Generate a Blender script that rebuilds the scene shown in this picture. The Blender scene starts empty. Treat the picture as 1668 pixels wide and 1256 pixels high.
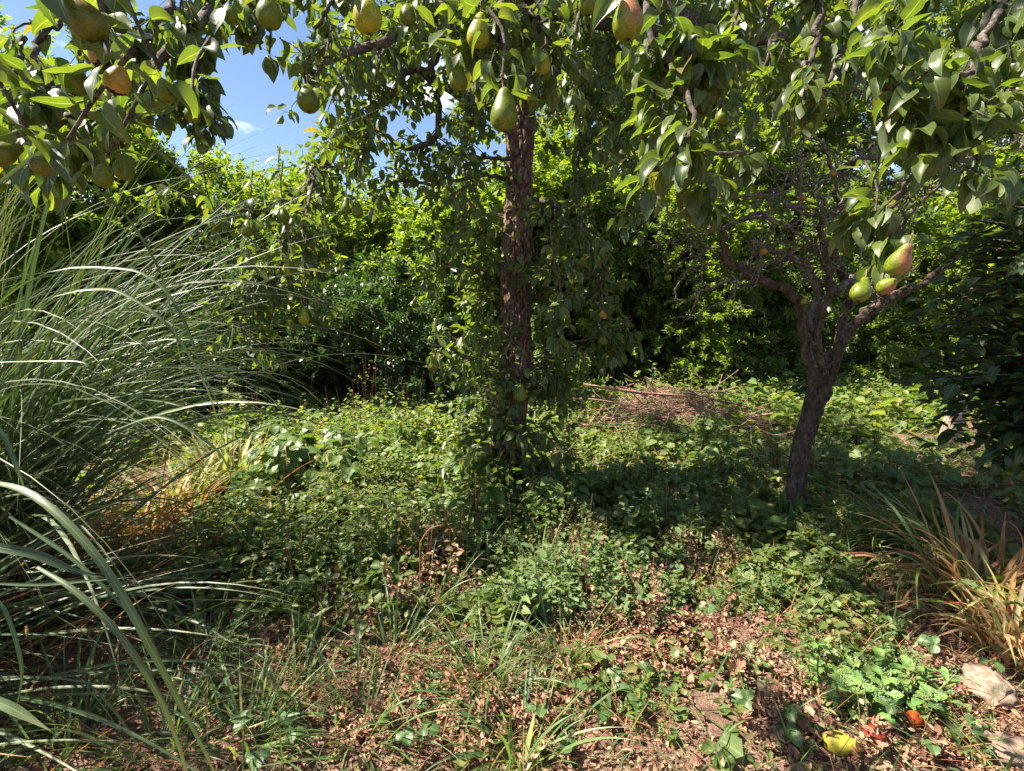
import bpy, math
import numpy as np
from mathutils import Vector, Matrix, noise as mnoise

R = math.radians
sc = bpy.context.scene
COL = sc.collection

# ------------------------------------------------------------------ camera
PITCH = R(10.0)
CAMZ = 1.6
FPX = 834.0
cam_d = bpy.data.cameras.new('camera')
cam_d.sensor_width = 36.0
cam_d.lens = 18.0
cam_d.clip_start = 0.03
cam_d.clip_end = 2000
cam = bpy.data.objects.new('camera', cam_d)
COL.objects.link(cam)
cam.location = (0, 0, CAMZ)
cam.rotation_euler = (R(90) - PITCH, 0, 0)
sc.camera = cam

# ------------------------------------------------------------------ light
SUN_AZ, SUN_EL = R(-88), R(54)          # azimuth from +Y towards +X
sdir = Vector((math.sin(SUN_AZ) * math.cos(SUN_EL), math.cos(SUN_AZ) * math.cos(SUN_EL), math.sin(SUN_EL)))
world = bpy.data.worlds.new('World')
sc.world = world
world.use_nodes = True
wn, wl = world.node_tree.nodes, world.node_tree.links
wn.clear()
sky = wn.new('ShaderNodeTexSky')
sky.sky_type = 'NISHITA'
sky.sun_disc = False
sky.sun_elevation = SUN_EL
sky.sun_rotation = SUN_AZ % (2 * math.pi)
sky.altitude = 50
sky.air_density = 0.95
sky.dust_density = 0.25
sky.ozone_density = 2.5
bg = wn.new('ShaderNodeBackground')
bg.inputs['Strength'].default_value = 0.056
tc = wn.new('ShaderNodeTexCoord')
mp = wn.new('ShaderNodeMapping')
mp.inputs['Scale'].default_value = (1.0, 1.0, 2.6)
nz = wn.new('ShaderNodeTexNoise')
nz.inputs['Scale'].default_value = 3.1
nz.inputs['Detail'].default_value = 7
nz.inputs['Roughness'].default_value = 0.55
rp = wn.new('ShaderNodeValToRGB')
rp.color_ramp.elements[0].position = 0.56
rp.color_ramp.elements[0].color = (0, 0, 0, 1)
rp.color_ramp.elements[1].position = 0.70
rp.color_ramp.elements[1].color = (1, 1, 1, 1)
mx = wn.new('ShaderNodeMix')
mx.data_type = 'RGBA'
mx.inputs[7].default_value = (12.0, 12.0, 12.0, 1)
wo = wn.new('ShaderNodeOutputWorld')
wl.new(tc.outputs['Generated'], mp.inputs[0])
wl.new(mp.outputs[0], nz.inputs['Vector'])
wl.new(nz.outputs[0], rp.inputs[0])
wl.new(rp.outputs[0], mx.inputs[0])
wl.new(sky.outputs[0], mx.inputs[6])
wl.new(mx.outputs[2], bg.inputs['Color'])
wl.new(bg.outputs[0], wo.inputs[0])

sun_d = bpy.data.lights.new('sun', 'SUN')
sun_d.energy = 5.0
sun_d.angle = R(0.55)
sun_d.color = (1.0, 0.91, 0.77)
sun = bpy.data.objects.new('sun', sun_d)
COL.objects.link(sun)
sun.rotation_euler = (-sdir).to_track_quat('-Z', 'Y').to_euler()
sun.location = (-6, 6, 12)

sc.view_settings.view_transform = 'Standard'
sc.view_settings.look = 'None'
sc.view_settings.gamma = 1.0
sc.view_settings.use_curve_mapping = False
sc.view_settings.exposure = 1.8
sc.cycles.max_bounces = 7
sc.cycles.diffuse_bounces = 4
sc.cycles.glossy_bounces = 2
sc.cycles.transmission_bounces = 5
sc.cycles.sample_clamp_indirect = 6

# ------------------------------------------------------------------ helpers
rng = np.random.default_rng(11)
CP, SP = math.cos(PITCH), math.sin(PITCH)

def P(px, py, d):
    """world point seen at photo pixel (px,py) at depth d (metres)"""
    a = (px - 834.0) / FPX * d
    b = -(py - 628.0) / FPX * d
    return np.array([a, d * CP + b * SP, CAMZ - d * SP + b * CP])

def G(px, py, z=0.0):
    b = -(py - 628.0) / FPX
    dz = -SP + b * CP
    d = (z - CAMZ) / dz
    return P(px, py, d)

def tag(o, label=None, cat=None, group=None, kind=None):
    if label: o['label'] = label
    if cat: o['category'] = cat
    if group: o['group'] = group
    if kind: o['kind'] = kind
    return o

def empty(name, loc, label, cat, group=None):
    o = bpy.data.objects.new(name, None)
    o.empty_display_size = 0.1
    COL.objects.link(o)
    o.location = [float(v) for v in loc]
    return tag(o, label, cat, group)

def adopt(o, parent):
    if parent is not None:
        o.parent = parent
        o.matrix_parent_inverse = Matrix.Translation(-Vector(parent.location))

def link(name, me, mat=None, parent=None, kind=None):
    o = bpy.data.objects.new(name, me)
    COL.objects.link(o)
    if mat is not None and not me.materials:
        me.materials.append(mat)
    adopt(o, parent)
    if kind: o['kind'] = kind
    return o

def make_mesh(name, V, quads, uv=None, rnd=None, tris=None, smooth=True, extra=None):
    me = bpy.data.meshes.new(name)
    V = np.asarray(V, dtype=np.float32)
    quads = np.asarray(quads, dtype=np.int32).reshape(-1, 4) if quads is not None and len(quads) else np.zeros((0, 4), np.int32)
    tris = np.asarray(tris, dtype=np.int32).reshape(-1, 3) if tris is not None and len(tris) else np.zeros((0, 3), np.int32)
    loops = np.concatenate([quads.ravel(), tris.ravel()])
    starts = np.concatenate([np.arange(len(quads)) * 4, len(quads) * 4 + np.arange(len(tris)) * 3]).astype(np.int32)
    me.vertices.add(len(V))
    me.vertices.foreach_set('co', V.ravel())
    me.loops.add(len(loops))
    me.loops.foreach_set('vertex_index', loops)
    me.polygons.add(len(starts))
    me.polygons.foreach_set('loop_start', starts)
    if smooth:
        me.polygons.foreach_set('use_smooth', np.ones(len(starts), dtype=bool))
    if uv is not None:
        l = me.uv_layers.new(name='UVMap')
        l.data.foreach_set('uv', np.asarray(uv, np.float32)[loops].ravel())
    if rnd is not None:
        a = me.attributes.new('rnd', 'FLOAT', 'POINT')
        a.data.foreach_set('value', np.asarray(rnd, np.float32))
    if extra:
        for k, v in extra.items():
            a = me.attributes.new(k, 'FLOAT', 'POINT')
            a.data.foreach_set('value', np.asarray(v, np.float32))
    me.update(calc_edges=True)
    return me

def spline(pts, n):
    pts = np.asarray(pts, float)
    if len(pts) == 2:
        t = np.linspace(0, 1, n)[:, None]
        return pts[0] * (1 - t) + pts[1] * t
    q = np.vstack([2 * pts[0] - pts[1], pts, 2 * pts[-1] - pts[-2]])
    m = len(pts) - 1
    out = []
    for t in np.linspace(0, m, n):
        i = min(int(t), m - 1)
        u = t - i
        p0, p1, p2, p3 = q[i], q[i + 1], q[i + 2], q[i + 3]
        out.append(0.5 * ((2 * p1) + (-p0 + p2) * u + (2 * p0 - 5 * p1 + 4 * p2 - p3) * u * u + (-p0 + 3 * p1 - 3 * p2 + p3) * u ** 3))
    return np.array(out)

class Tubes:
    def __init__(s): s.V = []; s.F = []; s.T = []; s.n = 0; s.rn = []
    def add(s, pts, rad, ns=5, rough=0.0, cap=True):
        pts = np.asarray(pts, float); n = len(pts)
        rad = np.interp(np.linspace(0, 1, n), np.linspace(0, 1, len(rad)), rad)
        tg = np.gradient(pts, axis=0)
        tg /= np.linalg.norm(tg, axis=1)[:, None] + 1e-9
        ref = np.array([0.31, 0.2, 0.93]) if abs(tg[0][2]) < 0.85 else np.array([1.0, 0.1, 0.05])
        ang = np.linspace(0, 2 * math.pi, ns, endpoint=False)
        u = np.cross(tg[0], ref); u /= np.linalg.norm(u)
        ring = []
        for i in range(n):
            u = u - tg[i] * np.dot(u, tg[i]); u /= np.linalg.norm(u) + 1e-9
            v = np.cross(tg[i], u)
            r = rad[i] * (1 + rough * (rng.random(ns) - 0.5) * 2)
            ring.append(pts[i] + (np.cos(ang) * r)[:, None] * u + (np.sin(ang) * r)[:, None] * v)
        V = np.concatenate(ring)
        i = np.arange(n - 1)[:, None] * ns; j = np.arange(ns)[None, :]; k = (j + 1) % ns
        F = np.stack([i + j, i + k, i + ns + k, i + ns + j], -1).reshape(-1, 4)
        s.V.append(V); s.F.append(F + s.n)
        nv = len(V)
        if cap:
            s.V.append((pts[-1] + tg[-1] * rad[-1] * 0.6)[None]); e = s.n + nv; nv += 1
            b = s.n + (n - 1) * ns
            s.T.append(np.stack([b + np.arange(ns), b + (np.arange(ns) + 1) % ns, np.full(ns, e)], -1))
        s.rn.append(np.full(nv, rng.random()))
        s.n += nv
    def build(s, name, mat, parent=None, kind=None):
        me = make_mesh(name, np.concatenate(s.V), np.concatenate(s.F), tris=np.concatenate(s.T) if s.T else None, rnd=np.concatenate(s.rn))
        return link(name, me, mat, parent, kind)

class Blades:
    """ribbons with a V cross-section"""
    def __init__(s): s.V = []; s.F = []; s.U = []; s.rn = []; s.n = 0
    def add(s, pts, width, side=None, fold=0.25, rnd=None, wprof=None):
        pts = np.asarray(pts, float); n = len(pts)
        tg = np.gradient(pts, axis=0); tg /= np.linalg.norm(tg, axis=1)[:, None] + 1e-9
        if side is None:
            side = np.cross(tg[0], [0, 0, 1.0])
            if np.linalg.norm(side) < 0.2: side = np.array([1, 0, 0.])
        t = np.linspace(0, 1, n)
        w = width * (np.minimum(1, 0.55 + 2.2 * t) * np.clip((1 - t) * 2.4, 0.02, 1) if wprof is None else wprof(t))
        sd = side[None] - tg * (tg @ side)[:, None]
        sd /= np.linalg.norm(sd, axis=1)[:, None] + 1e-9
        nm = np.cross(sd, tg)
        half = (w / 2)[:, None]
        L = pts - sd * half + nm * half * fold * 2; Rr = pts + sd * half + nm * half * fold * 2
        V = np.stack([L, pts, Rr], 1).reshape(-1, 3)
        i = np.arange(n - 1)[:, None] * 3; j = np.arange(2)[None]
        F = np.stack([i + j, i + j + 1, i + 4 + j, i + 3 + j], -1).reshape(-1, 4)
        s.V.append(V); s.F.append(F + s.n)
        s.U.append(np.stack([np.tile([0, .5, 1], n), np.repeat(t, 3)], -1))
        s.rn.append(np.full(len(V), rng.random() if rnd is None else rnd)); s.n += len(V)
    def build(s, name, mat, parent=None, kind=None):
        me = make_mesh(name, np.concatenate(s.V), np.concatenate(s.F), uv=np.concatenate(s.U), rnd=np.concatenate(s.rn))
        return link(name, me, mat, parent, kind)

def template(prof, rows=6, length=1.0, width=0.5, fold=0.25, curl=0.5, wave=0.0, pet=0.0, cols=3, twist=0.0, tooth=0.0):
    """leaf along +Y, faces +Z; returns V, quads, UV for unit length"""
    V, U, F = [], [], []
    def mid(t):
        a = curl * t
        if abs(curl) < 1e-4: return 0.0, t
        return -(1 - math.cos(a)) / curl, math.sin(a) / curl
    us = np.linspace(-1, 1, cols)
    for r in range(rows + 1):
        t = r / rows
        w = prof(t) * width * 0.5
        if tooth and 0 < r < rows: w *= 1 + (tooth if r % 2 else -tooth)
        z0, y0 = mid(t)
        tw = twist * t
        for u in us:
            x = u * w; z = z0 + abs(u) * w * fold * 2 + wave * w * math.sin(t * 9 + (2 if u > 0 else 0)) * abs(u)
            y = y0 - (abs(u) * 0.06 * width if tooth else 0)
            V.append((x * math.cos(tw) - (z - z0) * math.sin(tw), y, z0 + x * math.sin(tw) + (z - z0) * math.cos(tw)))
            U.append((0.5 + 0.5 * u, t))
    for r in range(rows):
        for c in range(cols - 1):
            a = r * cols + c
            F.append((a, a + 1, a + cols + 1, a + cols))
    V = [(x, y + pet, z) for x, y, z in V]
    if pet:
        b = len(V); pw = 0.012
        for k in range(3):
            t = k / 2
            V += [(-pw, pet * t * 1.02, 0.05 * pet * math.sin(t * 3)), (pw, pet * t * 1.02, 0.05 * pet * math.sin(t * 3)), (0, pet * t * 1.02, -pw + 0.05 * pet * math.sin(t * 3))]
            U += [(0.5, 0), (0.5, 0), (0.5, 0)]
        for k in range(2):
            a = b + k * 3
            F += [(a, a + 1, a + 4, a + 3), (a + 1, a + 2, a + 5, a + 4), (a + 2, a, a + 3, a + 5)]
    return np.array(V, float), np.array(F), np.array(U, float)

ovate = lambda t: (math.sin(math.pi * min(1, t * 0.98 + 0.02) ** 0.72) ** 0.8) + 0.02
lance = lambda t: math.sin(math.pi * min(.999, t + 0.01) ** 0.8) + 0.02
obov = lambda t: math.sin(math.pi * min(.999, t * .97 + .02) ** 1.5) ** 0.75 + 0.02
heart = lambda t: (0.62 + 0.5 * math.sin(math.pi * t * 0.9 + 0.3)) * (1 - t ** 3) + 0.02
rounded = lambda t: math.sqrt(max(0, 1 - (2 * t - 1) ** 2)) + 0.02

def rhomb(fold=0.2, w=0.5):
    V = np.array([(0, 0, 0), (w * .5, .45, fold * .5), (0, 1, -.12), (-w * .5, .45, fold * .5)], float)
    return V, np.array([[0, 1, 2, 3]]), np.array([(.5, 0), (1, .45), (.5, 1), (0, .45)], float)

def hexleaf(w=.5, fold=.2, curl=.15, pet=0.0, a=.25, b=.65):
    V = [(0, 0, 0), (w * .42, a, fold * w * .5), (w * .46, b, fold * w * .5 - curl * .4), (0, 1, -curl), (-w * .46, b, fold * w * .5 - curl * .4), (-w * .42, a, fold * w * .5)]
    U = [(.5, 0), (1, a), (1, b), (.5, 1), (0, b), (0, a)]
    F = [(0, 1, 2, 3), (0, 3, 4, 5)]
    V = [(x, y + pet, z) for x, y, z in V]
    if pet:
        n = len(V); V += [(-.013, 0, 0), (.013, 0, 0), (.01, pet, 0), (-.01, pet, 0)]; U += [(.5, 0)] * 4; F.append((n, n + 1, n + 2, n + 3))
    return np.array(V, float), np.array(F), np.array(U, float)

def frames(D, N):
    D = D / (np.linalg.norm(D, axis=1)[:, None] + 1e-9)
    Z = N - D * np.sum(N * D, axis=1)[:, None]
    Z /= np.linalg.norm(Z, axis=1)[:, None] + 1e-9
    X = np.cross(D, Z)
    return X, D, Z

def foliage(name, temps, Pn, Dn, Nn, Sn, mat, parent=None, kind='stuff', rnd=None):
    Pn, Dn, Nn, Sn = map(lambda a: np.asarray(a, float), (Pn, Dn, Nn, Sn))
    X, Y, Z = frames(Dn, Nn)
    which = rng.integers(0, len(temps), len(Pn))
    rr = rng.random(len(Pn)) if rnd is None else np.asarray(rnd)
    Vs, Fs, Us, Rs, n = [], [], [], [], 0
    for k, (tv, tf, tu) in enumerate(temps):
        m = which == k
        c = int(m.sum())
        if not c: continue
        W = (tv[None, :, 0:1] * X[m][:, None] + tv[None, :, 1:2] * Y[m][:, None] + tv[None, :, 2:3] * Z[m][:, None]) * Sn[m][:, None, None] + Pn[m][:, None]
        Vs.append(W.reshape(-1, 3))
        Fs.append((tf[None] + (np.arange(c) * len(tv))[:, None, None]).reshape(-1, 4) + n)
        Us.append(np.tile(tu, (c, 1))); Rs.append(np.repeat(rr[m], len(tv)))
        n += c * len(tv)
    me = make_mesh(name, np.concatenate(Vs), np.concatenate(Fs), uv=np.concatenate(Us), rnd=np.concatenate(Rs))
    return link(name, me, mat, parent, kind)

class LeafSet:
    """collects leaf placements; the ones that show largest become objects"""
    def __init__(s): s.P = []; s.D = []; s.N = []; s.S = []
    def add(s, p, d, n, sz): s.P.append(p); s.D.append(d); s.N.append(n); s.S.append(sz)
    def build(s, name, stuffname, temps, lowtemps, mat, parent, singles=300, midtemps=None, nmid=2500):
        Pn, Dn, Nn, Sn = np.array(s.P), np.array(s.D), np.array(s.N), np.array(s.S)
        if not len(Pn): return
        rel = Pn - np.array([0, 0, CAMZ])
        dep = rel[:, 1] * CP - rel[:, 2] * SP
        up = rel[:, 1] * SP + rel[:, 2] * CP
        inside = (dep > 0.1) & (np.abs(rel[:, 0]) < dep * 1.08) & (np.abs(up) < dep * 0.82)
        score = np.where(inside, Sn / np.maximum(dep, 0.1), 0)
        order = np.argsort(-score)
        pick = [i for i in order[:singles] if score[i] > 0.006]
        mask = np.zeros(len(Pn), bool); mask[pick] = True
        meshes = []
        for (tv, tf, tu) in temps:
            me = make_mesh(name, tv, tf, uv=tu); me.materials.append(mat); meshes.append(me)
        X, Y, Z = frames(Dn, Nn)
        for i in pick:
            o = bpy.data.objects.new(name, meshes[int(rng.integers(0, len(meshes)))])
            COL.objects.link(o)
            M = np.eye(4); M[:3, 0] = X[i] * Sn[i]; M[:3, 1] = Y[i] * Sn[i]; M[:3, 2] = Z[i] * Sn[i]; M[:3, 3] = Pn[i]
            o.matrix_basis = Matrix(M.tolist())
            adopt(o, parent)
        r = ~mask
        if midtemps is not None:
            m2 = np.zeros(len(Pn), bool); m2[[i for i in order[singles:singles + nmid] if score[i] > 0.01]] = True
            m2 &= r
            if m2.sum(): foliage(stuffname, midtemps, Pn[m2], Dn[m2], Nn[m2], Sn[m2], mat, parent, 'stuff')
            r &= ~m2
        if r.sum():
            foliage(stuffname, lowtemps, Pn[r], Dn[r], Nn[r], Sn[r], mat, parent, 'stuff')

# ------------------------------------------------------------------ materials
def nt(name):
    m = bpy.data.materials.new(name); m.use_nodes = True
    n = m.node_tree.nodes; n.clear()
    return m, n, m.node_tree.links

def c4(c): return (c[0], c[1], c[2], 1.0)

def ramp(n, cols, pos=None):
    r = n.new('ShaderNodeValToRGB'); e = r.color_ramp.elements
    pos = pos or [i / (len(cols) - 1) for i in range(len(cols))]
    e[0].position = pos[0]; e[0].color = c4(cols[0]); e[1].position = pos[-1]; e[1].color = c4(cols[-1])
    for p_, c in list(zip(pos, cols))[1:-1]:
        x = e.new(p_); x.color = c4(c)
    return r

def math_(n, l, op, a, b=None, c=None):
    m = n.new('ShaderNodeMath'); m.operation = op
    for i, v in enumerate((a, b, c)):
        if v is None: continue
        if isinstance(v, (int, float)): m.inputs[i].default_value = v
        else: l.new(v, m.inputs[i])
    return m.outputs[0]

def mix_(n, l, f, a, b, mode='MIX'):
    m = n.new('ShaderNodeMix'); m.data_type = 'RGBA'; m.blend_type = mode
    for i, v in ((0, f), (6, a), (7, b)):
        if isinstance(v, (int, float)): m.inputs[i].default_value = v
        elif isinstance(v, (tuple, list)): m.inputs[i].default_value = c4(v)
        else: l.new(v, m.inputs[i])
    return m.outputs[2]

def leaf_mat(name, cols, pos=None, trans=0.35, tgain=(1.9, 2.0, 0.55), rough=0.42, spec=0.5, veins=True, back=None, mottle=None, vscale=55, tipcol=None, lightmid=0.5):
    m, n, l = nt(name)
    at = n.new('ShaderNodeAttribute'); at.attribute_name = 'rnd'
    oi = n.new('ShaderNodeObjectInfo')
    fr = math_(n, l, 'FRACT', math_(n, l, 'ADD', at.outputs['Fac'], oi.outputs['Random']))
    rp = ramp(n, cols, pos); l.new(fr, rp.inputs[0])
    col = rp.outputs[0]
    geo = n.new('ShaderNodeNewGeometry')
    nz = n.new('ShaderNodeTexNoise'); nz.inputs['Scale'].default_value = 60; nz.inputs['Detail'].default_value = 2
    l.new(geo.outputs['Position'], nz.inputs['Vector'])
    v = math_(n, l, 'MULTIPLY_ADD', nz.outputs[0], 0.7, 0.65)
    hsv = n.new('ShaderNodeHueSaturation'); l.new(col, hsv.inputs['Color']); l.new(v, hsv.inputs['Value'])
    col = hsv.outputs[0]
    if mottle is not None:
        nz2 = n.new('ShaderNodeTexNoise'); nz2.inputs['Scale'].default_value = 34; nz2.inputs['Detail'].default_value = 3
        l.new(geo.outputs['Position'], nz2.inputs['Vector'])
        f = math_(n, l, 'SMOOTH_MIN', math_(n, l, 'MAXIMUM', math_(n, l, 'MULTIPLY_ADD', nz2.outputs[0], 9.0, -5.9), 0.0), 1.0, 0.05)
        col = mix_(n, l, f, col, mottle)
    uvn = n.new('ShaderNodeUVMap')
    sx = n.new('ShaderNodeSeparateXYZ'); l.new(uvn.outputs[0], sx.inputs[0])
    au = math_(n, l, 'ABSOLUTE', math_(n, l, 'SUBTRACT', sx.outputs[0], 0.5))
    if tipcol is not None:
        f = math_(n, l, 'MULTIPLY_ADD', math_(n, l, 'ADD', sx.outputs[1], math_(n, l, 'MULTIPLY', fr, 0.35)), 4.0, -3.6)
        f = math_(n, l, 'MINIMUM', math_(n, l, 'MAXIMUM', f, 0.0), 1.0)
        col = mix_(n, l, f, col, tipcol)
    pr = n.new('ShaderNodeBsdfPrincipled')
    if veins:
        midf = math_(n, l, 'LESS_THAN', au, 0.035)
        col = mix_(n, l, math_(n, l, 'MULTIPLY', midf, lightmid), col, (0.22, 0.27, 0.10))
        sv = math_(n, l, 'SINE', math_(n, l, 'MULTIPLY', math_(n, l, 'SUBTRACT', sx.outputs[1], math_(n, l, 'MULTIPLY', au, 0.9)), vscale))
        sv = math_(n, l, 'POWER', math_(n, l, 'ABSOLUTE', sv), 0.5)
        bp = n.new('ShaderNodeBump'); bp.inputs['Strength'].default_value = 0.14; bp.inputs['Distance'].default_value = 0.002
        l.new(sv, bp.inputs['Height']); l.new(bp.outputs[0], pr.inputs['Normal'])
    bk = mix_(n, l, 0.45, col, back or (0.16, 0.2, 0.11))
    colb = mix_(n, l, geo.outputs['Backfacing'], col, bk)
    l.new(colb, pr.inputs['Base Color'])
    pr.inputs['Roughness'].default_value = rough
    l.new(math_(n, l, 'MULTIPLY_ADD', geo.outputs['Backfacing'], 0.25, rough), pr.inputs['Roughness'])
    pr.inputs['Specular IOR Level'].default_value = spec
    tl = n.new('ShaderNodeBsdfTranslucent')
    l.new(mix_(n, l, 1.0, col, tgain, 'MULTIPLY'), tl.inputs['Color'])
    ms = n.new('ShaderNodeMixShader'); ms.inputs[0].default_value = trans
    l.new(pr.outputs[0], ms.inputs[1]); l.new(tl.outputs[0], ms.inputs[2])
    out = n.new('ShaderNodeOutputMaterial'); l.new(ms.outputs[0], out.inputs[0])
    return m

def bark_mat(name, a, b, c, scale=40, stretch=0.35, bump=0.6, lichen=None, lich_amt=0.55, crack=False):
    m, n, l = nt(name)
    geo = n.new('ShaderNodeNewGeometry')
    mp = n.new('ShaderNodeMapping'); mp.inputs['Scale'].default_value = (1, 1, stretch)
    l.new(geo.outputs['Position'], mp.inputs[0])
    nz = n.new('ShaderNodeTexNoise'); nz.inputs['Scale'].default_value = scale; nz.inputs['Detail'].default_value = 8; nz.inputs['Roughness'].default_value = 0.65
    l.new(mp.outputs[0], nz.inputs['Vector'])
    rp = ramp(n, [a, b, c], [0.35, 0.5, 0.66]); l.new(nz.outputs[0], rp.inputs[0])
    col = rp.outputs[0]
    if lichen is not None:
        n2 = n.new('ShaderNodeTexNoise'); n2.inputs['Scale'].default_value = scale * 0.55; n2.inputs['Detail'].default_value = 6; n2.inputs['Roughness'].default_value = 0.7
        l.new(geo.outputs['Position'], n2.inputs['Vector'])
        r2 = ramp(n, [(0, 0, 0), (1, 1, 1)], [lich_amt, lich_amt + 0.08]); l.new(n2.outputs[0], r2.inputs[0])
        col = mix_(n, l, r2.outputs[0], col, lichen)
    if crack:
        at = n.new('ShaderNodeAttribute'); at.attribute_name = 'crack'
        col = mix_(n, l, at.outputs['Fac'], col, (0.02, 0.013, 0.01))
    pr = n.new('ShaderNodeBsdfPrincipled'); l.new(col, pr.inputs['Base Color'])
    pr.inputs['Roughness'].default_value = 0.85; pr.inputs['Specular IOR Level'].default_value = 0.25
    bp = n.new('ShaderNodeBump'); bp.inputs['Strength'].default_value = bump; bp.inputs['Distance'].default_value = 0.01
    l.new(nz.outputs[0], bp.inputs['Height']); l.new(bp.outputs[0], pr.inputs['Normal'])
    out = n.new('ShaderNodeOutputMaterial'); l.new(pr.outputs[0], out.inputs[0])
    return m

M = {}
M['pear_leaf'] = leaf_mat('pear_leaf_green', [(0.04, 0.068, 0.02), (0.06, 0.092, 0.022), (0.10, 0.13, 0.028), (0.05, 0.08, 0.026), (0.16, 0.12, 0.03)], [0, .3, .75, .96, 1], trans=0.36, tgain=(2.9, 3.0, 0.6), rough=0.37, spec=0.5, mottle=(0.09, 0.10, 0.02), back=(0.2, 0.25, 0.16))
M['apple_leaf'] = leaf_mat('apple_leaf_green', [(0.06, 0.10, 0.03), (0.09, 0.14, 0.04), (0.13, 0.15, 0.05), (0.2, 0.15, 0.05)], [0, .5, .9, 1], trans=0.4, tgain=(2.2, 2.2, 0.6), rough=0.45, veins=False)
M['hedge_leaf'] = leaf_mat('hedge_leaf_green', [(0.07, 0.115, 0.02), (0.10, 0.15, 0.025), (0.15, 0.19, 0.035), (0.085, 0.13, 0.02)], trans=0.5, tgain=(2.6, 2.7, 0.5), rough=0.4, spec=0.4, veins=False)
M['hedge_dark_leaf'] = leaf_mat('shrub_leaf_green', [(0.07, 0.115, 0.03), (0.10, 0.145, 0.04), (0.15, 0.18, 0.06)], trans=0.42, tgain=(2.2, 2.4, 0.5), rough=0.4, veins=False)
M['far_leaf'] = leaf_mat('background_leaf_green', [(0.07, 0.12, 0.03), (0.11, 0.16, 0.045), (0.15, 0.19, 0.06)], trans=0.5, tgain=(2.3, 2.2, 0.7), rough=0.5, veins=False)
M['painted_shade_leaf'] = leaf_mat('shrub_leaf_painted_shade', [(0.03, 0.06, 0.018), (0.045, 0.08, 0.025), (0.075, 0.11, 0.04)], trans=0.28, tgain=(1.8, 2.2, 0.5), rough=0.4, veins=False)  # darkened shrub green: shade at the hedge foot is put into the colour
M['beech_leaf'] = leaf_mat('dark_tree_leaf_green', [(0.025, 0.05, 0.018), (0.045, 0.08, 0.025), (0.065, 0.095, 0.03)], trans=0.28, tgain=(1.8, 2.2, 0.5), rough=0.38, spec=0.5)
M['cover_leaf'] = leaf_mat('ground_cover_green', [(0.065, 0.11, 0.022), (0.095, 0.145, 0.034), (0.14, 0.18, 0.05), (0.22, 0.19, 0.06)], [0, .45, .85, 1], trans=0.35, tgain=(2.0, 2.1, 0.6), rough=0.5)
M['pale_leaf'] = leaf_mat('lit_ground_cover_green', [(0.09, 0.16, 0.04), (0.13, 0.20, 0.05), (0.2, 0.24, 0.07), (0.3, 0.22, 0.09)], [0, .5, .9, 1], trans=0.45, tgain=(1.9, 1.9, 0.6), rough=0.5)  # lighter ground cover green: sunlight put into the colour; also colours yellowing weeds
M['bramble_leaf'] = leaf_mat('bramble_leaf_green', [(0.07, 0.125, 0.032), (0.10, 0.165, 0.045), (0.15, 0.2, 0.06)], trans=0.32, tgain=(2.0, 2.1, 0.6), rough=0.42, spec=0.5, vscale=70, back=(0.3, 0.34, 0.26))
M['sedum_leaf'] = leaf_mat('sedum_leaf_green', [(0.10, 0.20, 0.055), (0.14, 0.25, 0.06), (0.19, 0.29, 0.08)], trans=0.22, tgain=(1.7, 1.8, 0.5), rough=0.5, spec=0.35, vscale=20)
M['sedum_dull'] = leaf_mat('forb_leaf_green', [(0.08, 0.14, 0.05), (0.115, 0.18, 0.065), (0.16, 0.21, 0.08)], trans=0.3, tgain=(1.7, 1.8, 0.6), rough=0.55, spec=0.3, veins=False)
M['floret'] = leaf_mat('sedum_floret', [(0.22, 0.32, 0.15), (0.3, 0.4, 0.2)], trans=0.3, tgain=(1.3, 1.3, 0.8), rough=0.6, veins=False)
M['straw_leaf'] = leaf_mat('strawberry_leaf_green', [(0.055, 0.11, 0.035), (0.085, 0.15, 0.05)], trans=0.28, tgain=(1.7, 1.9, 0.6), rough=0.42, vscale=60)
M['pampas'] = leaf_mat('pampas_blade', [(0.035, 0.068, 0.024), (0.058, 0.098, 0.034), (0.09, 0.13, 0.048), (0.05, 0.085, 0.03), (0.3, 0.22, 0.10)], [0, .4, .85, .95, 1], trans=0.2, tgain=(1.4, 1.6, 0.7), rough=0.44, spec=0.55, lightmid=0.75, vscale=0, tipcol=(0.16, 0.17, 0.08))
M['grass'] = leaf_mat('grass_green', [(0.08, 0.16, 0.05), (0.12, 0.21, 0.07), (0.18, 0.25, 0.09), (0.28, 0.25, 0.10)], [0, .5, .85, 1], trans=0.4, tgain=(1.8, 1.8, 0.5), rough=0.42, vscale=0, lightmid=0.3)
M['yellow_blade'] = leaf_mat('yellowing_blade', [(0.16, 0.24, 0.05), (0.28, 0.31, 0.09), (0.40, 0.35, 0.17), (0.45, 0.36, 0.22)], trans=0.42, tgain=(1.35, 1.35, 0.75), rough=0.5, vscale=0, lightmid=0.2)
M['dry_blade'] = leaf_mat('dried_blade', [(0.26, 0.13, 0.06), (0.38, 0.19, 0.09), (0.46, 0.27, 0.14), (0.22, 0.19, 0.06)], [0, .4, .75, 1], trans=0.35, tgain=(1.4, 1.2, 0.7), rough=0.6, spec=0.3, vscale=0, lightmid=0.2, back=(0.4, 0.26, 0.14))
M['litter'] = leaf_mat('dry_leaf_brown', [(0.13, 0.06, 0.042), (0.25, 0.12, 0.08), (0.36, 0.19, 0.13), (0.42, 0.30, 0.19), (0.2, 0.17, 0.08)], trans=0.2, tgain=(1.4, 1.1, 0.7), rough=0.65, spec=0.25, veins=False, back=(0.36, 0.24, 0.17))
M['bark'] = bark_mat('pear_bark', (0.07, 0.042, 0.03), (0.18, 0.11, 0.08), (0.33, 0.23, 0.17), scale=38, crack=True)
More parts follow.
